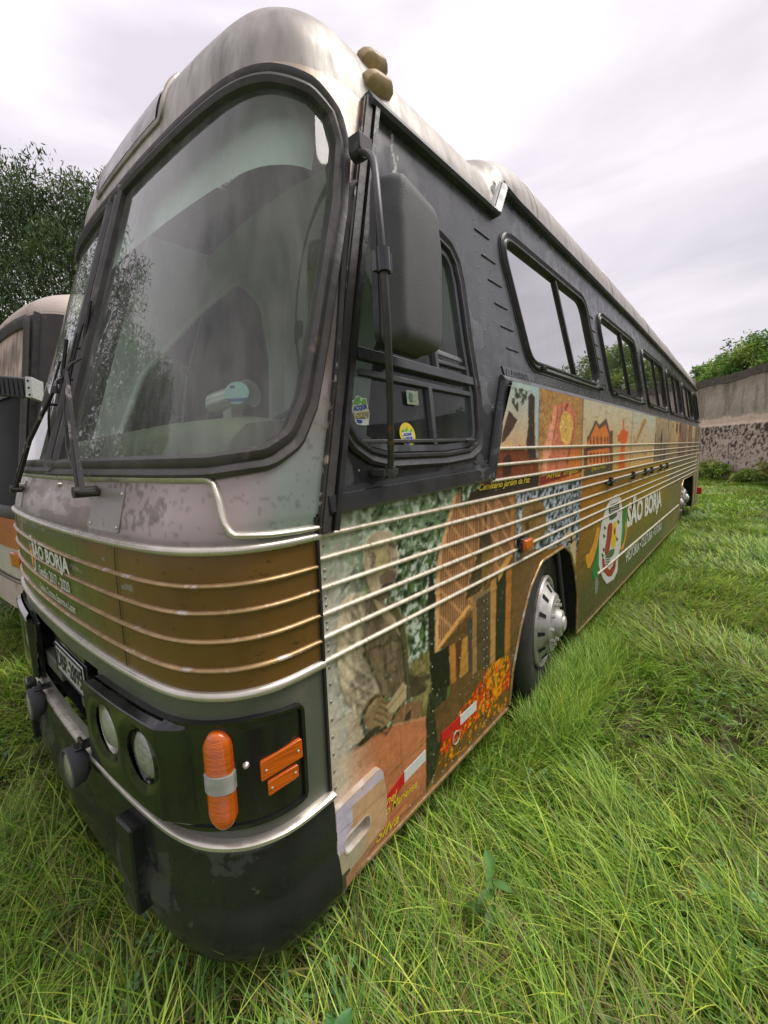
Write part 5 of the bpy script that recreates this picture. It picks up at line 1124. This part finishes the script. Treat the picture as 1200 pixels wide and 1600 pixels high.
# ================================================================== the neighbouring coach
def coach2(loc, label, group=None, rz=0):
    r_ = empty('parked_coach', loc); r_.rotation_euler = (0, 0, rz); tag(r_, label, 'bus')
    W = 2.5
    pr = [(0, 11.5), (0, 1.0), (0, .30), (-.01, .14), (-.05, .05), (-.12, -.02), (-.24, -.07), (-.6, -.12), (-1.25, -.15)]
    q_ = np.array(pr+[(-W-x, y) for x, y in pr[-2::-1]], float)
    for _ in range(2):
        z_ = [q_[0]]
        for a, b in zip(q_[:-1], q_[1:]): z_ += [.75*a+.25*b, .25*a+.75*b]
        q_ = np.array(z_+[q_[-1]])
    q_ = resample(q_, .05, False); n_ = len(q_)
    def pt(i, z, off=0.0):
        x = np.interp(i, range(n_), q_[:, 0]); y = np.interp(i, range(n_), q_[:, 1]); z = np.asarray(z, float)+0*x
        t = np.clip((z-1.2)/1.7, 0, None); rf_ = np.clip((z-2.82)/.32, 0, 1); ins = .10*t+.30*rf_**2.6-off
        fr_ = np.clip((1.0-y)/1.0, 0, 1)
        x = -W/2+(x+W/2)*(W/2-ins)/(W/2); y = y+(ins*1.0+.16*t)*fr_-.0
        return np.stack([x, y, z], -1)
    def sheet(nm, z0, z1, m, i0=0, i1=n_-1, off=0, hole=None, nz=24, par=None): return grid(nm, lambda u, v: pt(u, v, off), np.arange(i0, i1+.1, .5 if hole else 1.0), np.linspace(z0, z1, nz), m, par or r_, hole=hole)
    def idx(y, near=True): 
        a = np.argmin(np.abs(q_[:n_//2, 1]-y)+(0 if near else 0)); return a
    sheet('lower_body', .34, .90, MW); sheet('orange_band', .895, 1.16, MO, off=.006)
    fi0 = idx(-.02)+1; fi1 = n_-1-fi0; mid = (n_-1)/2
    wpol = arcpoly([(fi0+.3, 1.22), (fi1-.3, 1.22), (fi1-1.5, 2.82), (fi0+1.5, 2.82)], 2.2)
    wpol = [(a, b) for a, b in arcpoly([(fi0+1.0, 1.22), (fi1-1.0, 1.22), (fi1-1.2, 2.80), (fi0+1.2, 2.80)], .25)]
    dpol = arcpoly([(idx(1.3), 1.25), (idx(.16), 1.25), (idx(.20), 2.72), (idx(1.3), 2.72)], .12)
    sheet('upper_body', 1.155, 2.86, ME, hole=lambda u, v: inpoly(u, v, wpol) | inpoly(u, v, dpol), nz=60)
    sheet('roof', 2.84, 3.14, MW2, nz=20)
    top = pt(np.arange(0, n_), np.full(n_, 3.14)); mesh_obj('roof_top', top, [tuple(range(n_))], MW2, r_)
    A = np.array(wpol); 
    ws_ = grid('windscreen', lambda u, v: pt(u, v, -.01), np.arange(A[:, 0].min(), A[:, 0].max(), .5), np.linspace(2.25, 2.80, 12), MG, r_, hole=lambda u, v: ~inpoly(u, v, wpol))
    grid('lower_windscreen', lambda u, v: pt(u, v, -.01), np.arange(A[:, 0].min(), A[:, 0].max(), .5), np.linspace(1.23, 2.24, 20), MD, r_, hole=lambda u, v: ~inpoly(u, v, wpol))
    sheet('windscreen_bar', 2.20, 2.28, M['rubber'], off=.012, i0=fi0+1, i1=fi1-1, nz=4)
    def gk(pol, par, w_=.05):
        e = resample(pol, .25); P_ = pt(e[:, 0], e[:, 1]); A_ = pt(e[:, 0]+.4, e[:, 1])-pt(e[:, 0]-.4, e[:, 1]); B_ = pt(e[:, 0], e[:, 1]+.02)-pt(e[:, 0], e[:, 1]-.02)
        nn_ = np.cross(A_, B_); nn_ /= np.linalg.norm(nn_, axis=1)[:, None]; out_ = P_-np.array([-1.25, 3, 0]); out_[:, 2] = 0; nn_ *= np.sign((nn_*out_).sum(1))[:, None]
        MB().sweep(P_, nn_, [(-w_, -.01), (-w_, .012), (0, .028), (w_, .012), (w_, -.01)]).build('window_gasket', M['gasket'], par)
    gk(wpol, ws_); B = np.array(dpol)
    dw_ = grid('side_window', lambda u, v: pt(u, v, -.012), np.arange(B[:, 0].min(), B[:, 0].max(), .5), np.linspace(1.25, 2.72, 20), M['glass'], r_, hole=lambda u, v: ~inpoly(u, v, dpol)); gk(dpol, dw_, .035)
    for k_ in range(5):
        a0 = idx(1.55+1.75*k_); a1 = idx(3.1+1.75*k_)
        sheet('side_window', 1.75, 2.70, M['glass'], min(a0, a1), max(a0, a1), .004, nz=4)
    for i_ in (fi0-.8,): MB().sweep(pt(np.full(20, float(i_)), np.linspace(1.2, 2.85, 20)), (1, 0, 0), [(-.02, 0), (-.02, .03), (.02, .03), (.02, 0)], False).build('pillar_strip', M['rubber'], r_)
    for s_ in (1, -1):
        i_ = fi0+5 if s_ == 1 else fi1-5; P_ = pt(np.array([i_-2, i_+2, i_+2.0, i_-2.0]), np.array([.74, .74, .87, .87])); P2 = pt(np.array([i_-2, i_+2, i_+2.0, i_-2.0]), np.array([.74, .74, .87, .87]), .03)
        MB().hexa(np.concatenate([P_, P2])).build('turn_signal', M['amber'], r_, bevel=.01)
    sheet('bumper', .36, .60, MW2, off=.03, i0=max(0, fi0-8), i1=fi1+8, nz=8)
    sheet('bumper_crease', .615, .63, M['rubber'], off=.012, i0=max(0, fi0-8), i1=fi1+8, nz=3)
    # wide mirror arm across the windscreen corner
    ma = empty('mirror'); ma.parent = r_
    ML = np.array([-3.38, -.04, .10]); E1 = pxX(48, 607, -3.22)-ML; E0 = pxX(-30, 600, -3.5)-ML; ax_ = (E1-E0)/np.linalg.norm(E1-E0); nf = np.cross(ax_, (0, 0, 1.0)); nf /= np.linalg.norm(nf); nf *= np.sign(-nf[1])
    MB().sweep([E0, E1], nf, [(-.075, -.05), (-.075, .035), (.075, .035), (.075, -.05)], False).build('mirror_arm', M['plastic'], ma, bevel=.012)
    for k_ in range(12): MB().sweep([E1-ax_*(.03+.035*k_)-[0, 0, .06], E1-ax_*(.03+.035*k_)+[0, 0, .06]], nf, [(-.007, .03), (-.007, .046), (.007, .046), (.007, .03)], False).build('arm_rib', M['rubber'], ma)
    MB().sweep([E1, E1+ax_*.05], nf, [(-.09, -.06), (-.07, .05), (.08, .05), (.06, -.06)], False).build('arm_plate', M['whiteref'], ma, bevel=.003)
    for k_ in range(3): MB().dome(E1+ax_*.025+nf*.048+[0, 0, -.05+.05*k_], nf, .012, .004).build('plate_hole', M['dark'], ma)
    for y_ in (2.4, 9.2):
        wh = empty('wheel', (-.02, y_, .56)); wh.parent = r_
        MB().lathe([(.28, -.02), (.33, .0), (.45, .01), (.50, -.03), (.50, -.25)], (0, 0, 0), 'x', 40).build('tyre', M['tyre'], wh); MB().lathe([(.29, 0), (.26, .0), (.2, -.06), (.1, -.05), (.09, .03), (0, .03)], (0, 0, 0), 'x', 40).build('rim', M['rim'], wh)
    MB().box((-1.25, 5.8, .7), (2.3, 11, .6)).build('underbody', M['dark'], r_); MB().box((-1.25, 6.3, 1.6), (2.2, 10.0, .9)).build('cabin_fill', M['seat'], r_)
    return r_
MW = mat('yellowed_white_paint', (.58, .54, .44), .45, 0, .12, 4, c2=(.40, .34, .25), thr=.62, soft=.12, c2s=6); MW2 = mat('weathered_white_roof', (.55, .46, .40), .5, 0, .15, 3, c2=(.40, .20, .13), thr=.55, soft=.12, c2s=5)
MO = mat('orange_band_paint', (.50, .15, .04), .4, 0, .15, 4, c2=(.30, .10, .04), thr=.6, soft=.08, c2s=7); ME = mat('dark_brown_body', (.035, .028, .024), .45, 0, .3, 6, c2=(.30, .16, .08), thr=.66, soft=.05, c2s=10)
MD = mat('dark_glass', (.012, .014, .014), .55, 0, .3, 4, spec=.12)
MG = glass_mat('pink_reflection_glass', (.4, .35, .33), .75, (.74, .58, .50), 1.5, .08)  # pink reflection put in as film colour; the lower pane is left dark
coach2((-3.38, -.04, .10), 'white and orange coach parked beside the silver-roofed coach, windscreen coloured with a pink reflection')

# ================================================================== ground, grass
gx = np.concatenate([np.r_[-400, -250, -150, -100, -75], np.arange(-60, -12, 2.0), np.arange(-12, 12, .25), np.arange(12, 60.1, 2.0), np.r_[80, 120, 200, 400]]); gy = np.concatenate([np.r_[-400, -200, -120, -80], np.arange(-60, -6, 2.0), np.arange(-6, 28, .25), np.arange(28, 90.1, 2.0), np.r_[130, 200, 400]])
def gz(x, y): return .035+.05*(fbm(x*.6+40, y*.6+40, 71, 3)-.5)*2
M['ground'] = mat('damp_soil', (.055, .040, .024), .95, 0, .4, 3, c2=(.07, .10, .03), thr=.42, soft=.12, c2s=.8, bump=.6, bs=18, rust=((.14, .06, .035), .64, .08, 9))
grid('ground', lambda u, v: np.stack([u, v, gz(u, v)], -1), gx, gy, M['ground'], None).__setitem__('kind', 'structure')

def leafmat(name, rough=.5, trans=.35): return mat(name, attr=True, rough=rough, trans=trans, spec=.4)
M['grassm'] = leafmat('grass_blades', .42, .30)
def blades(P_, length, width, lean, az_, colr, seg=4, curl=1.0):
    """ribbons: root P_, heading az_, lean 0..1 ; returns verts, faces, colours"""
    n_ = len(P_); t = np.linspace(0, 1, seg+1); hx, hy = np.cos(az_), np.sin(az_)
    V = np.zeros((n_, seg+1, 2, 3)); C_ = np.zeros((n_, seg+1, 2, 3))
    side_ = np.stack([-hy, hx, np.zeros(n_)], -1); tw = rng.normal(0, .5, n_)
    side_ = side_*np.cos(tw)[:, None]+np.stack([hx, hy, np.zeros(n_)], -1)*np.sin(tw)[:, None]*.6
    th0 = lean*.35; th1 = lean*1.15+.15*curl
    pos = np.array(P_, float).copy(); 
    for k_ in range(seg+1):
        w_ = width*(1-(t[k_])**1.8)*(.55+.45*min(1, t[k_]*4)) if k_ < seg else width*.04
        V[:, k_, 0] = pos-side_*w_[:, None]/2; V[:, k_, 1] = pos+side_*w_[:, None]/2
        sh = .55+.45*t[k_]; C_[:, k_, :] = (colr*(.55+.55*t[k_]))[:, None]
        if k_ < seg:
            th = (th0+(th1-th0)*((k_+.5)/seg))*1.35; ds = length/seg
            pos = pos+np.stack([hx*np.sin(th), hy*np.sin(th), np.cos(th)], -1)*ds[:, None]; pos[:, 2] = np.maximum(pos[:, 2], P_[:, 2]+.01+.02*t[k_])
    idx = np.arange(n_*(seg+1)*2).reshape(n_, seg+1, 2)
    F = np.stack([idx[:, :-1, 0], idx[:, :-1, 1], idx[:, 1:, 1], idx[:, 1:, 0]], -1).reshape(-1, 4)
    return V.reshape(-1, 3), F, C_.reshape(-1, 3)
def blocked(x, y):
    b = (x > -2.25) & (x < -.30) & (y > -.30) & (y < 12)          # nothing grows tall under the coach
    b |= (x > -5.9) & (x < -3.4) & (y > 0) & (y < 12)
    b |= (x > -.45) & (x < -.03) & (np.abs(y-1.99) < .50)
    return b
greens = np.array([lin(c) for c in ((96, 124, 50), (124, 150, 70), (78, 108, 42), (146, 166, 92), (112, 132, 52), (158, 160, 88), (88, 118, 60))])*np.array([1.80, 1.98, 1.12])
def field(n_, r0, r1, a0, a1, lmin, lmax, wmin, wmax, seg, clump=.0, cen=(.95, -.8), lean=(.5, 1.15)):
    rr = np.sqrt(rng.uniform(r0**2, r1**2, n_)); aa = rng.uniform(a0, a1, n_)
    x = cen[0]+rr*np.sin(aa); y = cen[1]+rr*np.cos(aa)
    if clump:
        g_ = .16; jx = np.floor(x/g_); jy = np.floor(y/g_); cx_ = (jx+_hash(jx, jy, 5))*g_; cy_ = (jy+_hash(jx, jy, 6))*g_
        pull = rng.uniform(.2, 1, n_)*clump; x = x*(1-pull)+cx_*pull; y = y*(1-pull)+cy_*pull
    dens = fbm(x*1.3+9, y*1.3+9, 33, 3); keep = (~blocked(x, y)) & (rng.uniform(0, 1, n_) < np.clip((dens-.18)*3.2, .5, 1))
    bare = np.exp(-(((x-.02)/.38)**2+((y+.42)/.40)**2)); keep &= rng.uniform(0, 1, n_) > bare*.93
    x, y = x[keep], y[keep]; m = len(x)
    flow = vn(x*.9, y*.9, 81)*6.3+vn(x*3.5, y*3.5, 82)*2.5; az_ = flow+rng.normal(0, .9, m)
    tall = .6+.8*vn(x*1.6, y*1.6, 83)
    near_bus = np.clip(1-np.abs(x)/.5, 0, 1)*((y > -.5) & (y < 12))
    ln = rng.uniform(lmin, lmax, m)*tall*(1-.15*near_bus); le = rng.uniform(*lean, m)
    wd = rng.uniform(wmin, wmax, m)
    ci = np.clip((fbm(x*.8, y*.8, 84, 3)*1.6-.3)*7+rng.normal(0, 1.8, m), 0, 6.49).astype(int)
    c_ = greens[ci]*rng.uniform(.75, 1.25, m)[:, None]
    dry = rng.uniform(0, 1, m) < (.035+.18*(fbm(x*.7, y*.7, 86, 3) > .60)); c_[dry] = lin((170, 156, 104))*rng.uniform(.6, 1.1, dry.sum())[:, None]
    P_ = np.stack([x, y, gz(x, y)-.01], -1)
    return blades(P_, ln, wd, le, az_, c_, seg)
A0, A1 = R(-100), R(35)
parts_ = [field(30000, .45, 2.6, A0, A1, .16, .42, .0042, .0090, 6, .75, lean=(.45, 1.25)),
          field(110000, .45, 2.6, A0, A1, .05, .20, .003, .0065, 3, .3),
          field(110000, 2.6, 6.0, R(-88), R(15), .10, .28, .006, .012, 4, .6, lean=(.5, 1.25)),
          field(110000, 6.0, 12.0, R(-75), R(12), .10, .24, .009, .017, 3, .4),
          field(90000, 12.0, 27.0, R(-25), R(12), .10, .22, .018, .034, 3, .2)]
def patch(n_, x0, x1, y0, y1, l0, l1, lx):
    x = rng.uniform(x0, x1, n_); y = rng.uniform(y0, y1, n_); P_ = np.stack([x, y, gz(x, y)-.01], -1)
    az_ = rng.normal(lx, 1.0, n_); ci = rng.integers(0, len(greens), n_)
    return blades(P_, rng.uniform(l0, l1, n_), rng.uniform(.004, .008, n_), rng.uniform(.25, .9, n_), az_, greens[ci]*rng.uniform(.7, 1.15, n_)[:, None], 5)
parts_ += [field(70000, .4, 3.5, R(35), R(262), .10, .34, .004, .009, 4, .6), field(60000, 3.5, 9, R(14), R(272), .10, .28, .008, .016, 3, .4), field(45000, 9, 24, R(12), R(75), .10, .24, .016, .03, 3, .3), field(30000, 6, 16, R(-125), R(-74), .10, .24, .012, .024, 3, .3)]
parts_ += [patch(4200, .02, .32, 1.35, 2.75, .16, .34, 1.8), patch(5000, -.12, .22, .1, 1.35, .10, .24, .5), patch(9000, -.15, .15, 2.6, 8.5, .12, .26, .5)]
V = []; F = []; C_ = []; n0 = 0
for v_, f_, c_ in parts_: V.append(v_); F.append(f_+n0); C_.append(c_); n0 += len(v_)
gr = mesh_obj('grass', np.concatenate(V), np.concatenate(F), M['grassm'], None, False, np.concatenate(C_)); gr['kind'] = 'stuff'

# thatch, dead straws and small clover leaves between the blades
nT = 26000; rr = np.sqrt(rng.uniform(.2, 30, nT)); aa = rng.uniform(R(-95), R(30), nT); x = .95+rr*np.sin(aa); y = -.8+rr*np.cos(aa); kp = ~((x > -2.4) & (x < -.35) & (y > 0)); x, y = x[kp], y[kp]; m = len(x)
v_, f_, c_ = blades(np.stack([x, y, gz(x, y)+.005], -1), rng.uniform(.06, .30, m), rng.uniform(.002, .006, m), rng.uniform(.85, 1.3, m), rng.uniform(0, 6.28, m), lin((150, 128, 84))*rng.uniform(.35, 1.1, m)[:, None], 3)
st_ = mesh_obj('dead_straw', v_, f_, M['grassm'], None, False, c_); st_['kind'] = 'stuff'
def clover(n_, r0, r1, zmax, sz):
    rr = np.sqrt(rng.uniform(r0**2, r1**2, n_)); aa = rng.uniform(R(-100), R(25), n_); x = .95+rr*np.sin(aa); y = -.8+rr*np.cos(aa)
    k_ = (vn(x*2.2, y*2.2, 301) > .60) & ~blocked(x, y) | ((np.hypot(x-.25, y+.35) < .45) & (rng.uniform(0, 1, n_) < .5)); x, y = x[k_], y[k_]; m = len(x); z = gz(x, y)+rng.uniform(.02, zmax, m)
    V = []; S_ = rng.uniform(.6, 1.2, m)*sz; nn_ = rng.normal(0, .35, (m, 3)); nn_[:, 2] = 1; nn_ /= np.linalg.norm(nn_, axis=1)[:, None]
    e1 = np.cross(nn_, rng.normal(0, 1, (m, 3))); e1 /= np.linalg.norm(e1, axis=1)[:, None]; e2 = np.cross(nn_, e1); c = np.stack([x, y, z], -1); out_ = []
    for j in range(3):
        t = j*2.094; d = e1*math.cos(t)+e2*math.sin(t); s_ = np.cross(nn_, d)
        out_.append(np.stack([c, c+(d*.6+s_*.45)*S_[:, None], c+d*S_[:, None]+nn_*.1*S_[:, None], c+(d*.6-s_*.45)*S_[:, None]], 1))
    V = np.stack(out_, 1).reshape(-1, 3); return V, np.arange(len(V)).reshape(-1, 4), np.repeat(lin((110, 152, 84))*rng.uniform(.6, 1.3, m)[:, None], 12, 0)
v_, f_, c_ = clover(9000, .5, 4.5, .12, .022); cv = mesh_obj('clover', v_, f_, M['grassm'], None, False, c_); cv['kind'] = 'stuff'

# broad-leaved weeds by the sill
M['leaf'] = leafmat('leaf_green', .45, .3)
def weed(x, y, h_, label, nleaf=9, lsz=.05, colr=(96, 140, 70), name='weed'):
    V = []; F = []; C_ = []; z0 = float(gz(np.array(x), np.array(y))); n0 = 0
    r_ = empty(name, (x, y, z0)); tag(r_, label, 'plant')
    top_ = np.array([rng.normal(0, .03), rng.normal(0, .03), h_]); MB().tube([(0, 0, 0), top_*.5+[.01, .005, 0], top_], [.004, .003, .002], 6).build('stem', M['leaf_stem'], r_)
    for k_ in range(nleaf):
        t = .25+.75*k_/(nleaf-1); b = top_*t; a = k_*2.4+rng.normal(0, .3); L_ = lsz*(1.5-.7*t)*rng.uniform(.8, 1.2)
        d = np.array([math.cos(a), math.sin(a), .5-.9*(1-t)]); d /= np.linalg.norm(d); s_ = np.array([-math.sin(a), math.cos(a), 0]); u_ = np.cross(d, s_)
        for (q0, w0) in ((0, .03), (.2, .30), (.45, .42), (.7, .32), (.9, .12), (1, .01)):
            c_ = b+d*L_*q0*2-np.array([0, 0, 1])*L_*q0*q0*.7
            for sg in (-1, 0, 1): V.append(c_+s_*sg*w0*L_+np.array([0, 0, .12*L_*abs(sg)])); C_.append(lin(colr)*rng.uniform(.8, 1.1))
        for q0 in range(5):
            for sg in range(2): i_ = n0+q0*3+sg; F.append((i_, i_+1, i_+4, i_+3))
        n0 += 18
    mesh_obj('leaves', V, F, M['leaf'], r_, True, np.array(C_))
M['leaf_stem'] = mat('green_stem', (.10, .16, .05), .5)
weed(.42, .30, .34, 'tallest broad-leaved weed growing beside the red and white tape under the sill', 11, .045)
weed(.30, -.28, .24, 'leafy weed in the grass just right of the painted bumper end cap', 12, .05, (84, 136, 74))
weed(.52, -.42, .20, 'small narrow-leaved weed in the foreground grass right of the bare soil', 11, .042, (100, 140, 76))
weed(.12, -.12, .12, 'low round-leaved weed on bare soil under the bumper end cap', 7, .024, (96, 130, 84))
weed(-1.9, -1.35, .16, 'round-leaved weed on the left, beside the far fog lamp', 9, .03, (92, 140, 70))

# ================================================================== wall behind
WP = np.array([.49, 23.5]); WD = np.array([.53, -.85]); WD = WD/np.linalg.norm(WD); WN = np.array([-WD[1], WD[0]])
def paint_wall(u, v):
    n1_ = fbm(u*1.1, v*1.3, 51); st = fbm(u*3.5, v*.35, 52); n2_ = fbm(u*7, v*7, 53)
    c = lin((152, 140, 126))*(.75+.5*n1_)[:, None]
    c = c*(1-.50*np.clip((v-3.6)/1.1+.8*(st-.5), 0, 1))[:, None]
    c = np.where(((st > .56) & (v > 2.9))[:, None], c*.72, c)
    b = (v > 2.42+.08*n1_) & (v < 2.75+.15*n2_); c = np.where(b[:, None], lin((190, 168, 150))*(.85+.3*n2_)[:, None], c)
    lo = v <= 2.45; vine = lo & (fbm(u*13, v*9, 55) > .60-.10*np.clip((v-1.3)/1.1, 0, 1)+.05*(v < 1)); c = np.where(lo[:, None], lin((170, 154, 142))*(.65+.6*n2_)[:, None], c)
    c = np.where(vine[:, None], lin((66, 52, 44))*(.6+.8*n2_)[:, None], c)
    return c*1.22
M['wall'] = mat('stained_render', attr=True, rough=.95, var=.15, vs=8, bump=.5, bs=9)
ws2 = np.arange(-24, 34, .08); wz = np.arange(-.1, 4.75, .06)
wl = grid('boundary_wall', lambda u, v: np.stack([WP[0]+WD[0]*u-WN[0]*.10*(fbm(u*2, v*2, 3)-.5)+WN[0]*np.where(v < 2.5, -.06, 0), WP[1]+WD[1]*u+WN[1]*np.where(v < 2.5, -.06, 0), v+.08*np.clip(v-4, 0, 1)*(fbm(u*1.5, v*0, 8)-.5)], -1), ws2, wz, M['wall'], None, paint=paint_wall)
tag(wl, 'tall stained rendered wall behind the coach with dark streaks and dead creeper', 'wall')
cp = MB(); e_ = np.arange(-24, 34, .5); cp.sweep(np.array([(WP[0]+WD[0]*u-WN[0]*-.12, WP[1]+WD[1]*u+WN[1]*.12, 4.70+.04*math.sin(u*1.7)) for u in e_]), (0, 0, 1), [(-.16, -.3), (-.16, .02), (.16, .03), (.16, -.3)], False); cp.build('wall_top', mat('mossy_coping', (.09, .075, .06), .95, 0, .3, 4, bump=.4), wl)

# ================================================================== trees and bushes
M['bark'] = mat('bark', (.07, .055, .04), .9, 0, .3, 8, bump=.5)
def tree(name, loc, H, R_, label, cols, nl=14000, lsz=(.10, .18), trunk=.18, base=.3, nclump=60, droop=0, cat='tree', group=None, slim=3.2, sub=34):
    r_ = empty(name, loc); tag(r_, label, cat, group)
    mb = MB(); tips = []; H0 = H*base
    mb.tube([(0, 0, -.1), (.05, .03, H0*.6), (.02*H, .01*H, H0), (.03*H, -.01*H, H*.75)], [trunk, trunk*.8, trunk*.65, trunk*.2], 10)
    for k_ in range(nclump):
        a = rng.uniform(0, 6.283); e = rng.uniform(-.25, 1) ; rad = R_*rng.uniform(.45, 1)**.6; zz_ = H0+(H-H0)*(.5+.5*e*.95)
        prof_ = math.sqrt(max(.05, 1-(e*.92)**2)); c_ = np.array([math.cos(a)*rad*prof_, math.sin(a)*rad*prof_, zz_]); tips.append(c_)
        if k_ % 2 == 0:
            b0 = np.array([.02*H, 0, H0*rng.uniform(.7, 1.3)]); m_ = b0*.5+c_*.5+np.array([0, 0, R_*.12]); mb.tube([b0, m_, c_], [trunk*.35, trunk*.2, trunk*.05], 5)
    mb.build('trunk', M['bark'], r_)
    tips = np.array(tips); per = nl//nclump; cr_ = R_*.30
    P_ = []; Cc = []
    cl = np.array([lin(c) for c in cols])
    for c_ in tips:
        nsub = max(3, per//sub); sc = c_+rng.normal(0, cr_*.55, (nsub, 3))*[1, 1, .75]; ci = rng.integers(0, len(cl)); bri = rng.uniform(.65, 1.25)
        for s_ in sc:
            k_ = sub; d = rng.normal(0, cr_*.22, (k_, 3)); P_.append(s_+d-np.array([0, 0, droop])*np.linalg.norm(d, axis=1)[:, None]); Cc.append(np.tile(cl[ci]*bri, (k_, 1))*rng.uniform(.75, 1.25, (k_, 1)))
    P_ = np.concatenate(P_); Cc = np.concatenate(Cc); n_ = len(P_)
    L_ = rng.uniform(*lsz, n_); ax_ = rng.normal(0, 1, (n_, 3)); ax_[:, 2] -= droop*2.0+.2; ax_ /= np.linalg.norm(ax_, axis=1)[:, None]
    u_ = np.cross(ax_, rng.normal(0, 1, (n_, 3))); u_ /= np.linalg.norm(u_, axis=1)[:, None]; w_ = L_/slim
    V = np.stack([P_, P_+ax_*L_[:, None]*.45+u_*w_[:, None]/2, P_+ax_*L_[:, None], P_+ax_*L_[:, None]*.45-u_*w_[:, None]/2], 1).reshape(-1, 3)
    mesh_obj('crown', V, np.arange(n_*4).reshape(-1, 4), M['leaf'], r_, False, np.repeat(Cc, 4, 0))
    return r_
LG = [(72, 94, 50), (86, 108, 58), (60, 82, 44), (100, 118, 68)]
tree('feathery_tree', (-11.2, 2.55, 0), 7.8, 2.3, 'tall feathery tree beyond the orange coach, thin drooping leaves against the sky', LG, 66000, (.07, .16), .14, .30, 90, .7, slim=4.5, sub=60)
tree('feathery_tree', (-16.5, 7.0, 0), 8.0, 3.6, 'dark dense tree directly above the roof of the orange coach', [(80, 104, 62), (96, 118, 70), (66, 90, 54)], 45000, (.16, .30), .2, .3, 60, .3, slim=4)
tree('broadleaf_tree', (-13.5, -1.5, 0), 9.5, 3.0, 'tree at the left edge of the photo, partly cut off', LG, 16000, (.14, .26), .2, .3, 60, .5, slim=5)
RG = [(126, 158, 66), (104, 140, 62), (150, 172, 78), (88, 120, 60), (140, 160, 72)]
def behind(u, off): return (WP[0]+WD[0]*u+WN[0]*off, WP[1]+WD[1]*u+WN[1]*off, 0)
lab = ['low tree top right behind the coach tail, leftmost above the wall', 'taller leafy tree above the wall at the right edge of the photo', 'middle tree crown above the wall, between the coach tail and the taller tree', 'tree beyond the wall mirrored low in the second side window', 'tree over the wall mirrored in the first large side window', 'tree behind the wall mostly beyond the right edge of the photo']
for k_, (u, o_, H, R_) in enumerate(((-6.0, 2.4, 6.1, 1.4), (-2.2, 2.2, 6.4, 1.7), (-4.2, 2.4, 6.3, 1.5), (6.0, 2.8, 5.9, 1.8), (9.5, 2.8, 5.4, 1.6), (1.6, 2.6, 7.2, 2.0))):
    tree('broadleaf_tree', behind(u, o_), H, R_, lab[k_], RG, 15000, (.14, .26), .12, .45, 46, .2, group=None)
for k_, (x, y, H, R_) in enumerate(((-9.5, -5.5, 7.0, 1.9), (-13.5, -4.8, 8.5, 2.4))):
    tree('broadleaf_tree', (x, y, 0), H, R_, ('tree standing in front of the coaches, mirrored in the windscreen', 'farther tree mirrored in the windscreen, left of the nearer one')[k_], LG, 14000, (.12, .22), .14, .15, 50, .3)
# bushes at the foot of the wall
for k_, (u, o_, H, R_, lb) in enumerate(((-.4, -.7, 0.8, .5, 'bright leafy bush at the foot of the wall beside the coach tail'), (1.5, -.5, .5, .4, 'low dull bush under the dead creeper at the right edge'), (-2.2, -.5, .8, .6, 'small bush mostly hidden by the coach tail'), (3.4, -.6, .9, .7, 'bush by the wall past the right edge'))):
    b_ = behind(u, o_); tree('bush', b_, H, R_, lb, [(140, 168, 76), (158, 178, 90), (118, 148, 66), (170, 172, 100)], 3600, (.10, .20), .03, .05, 26, .1, cat='bush')
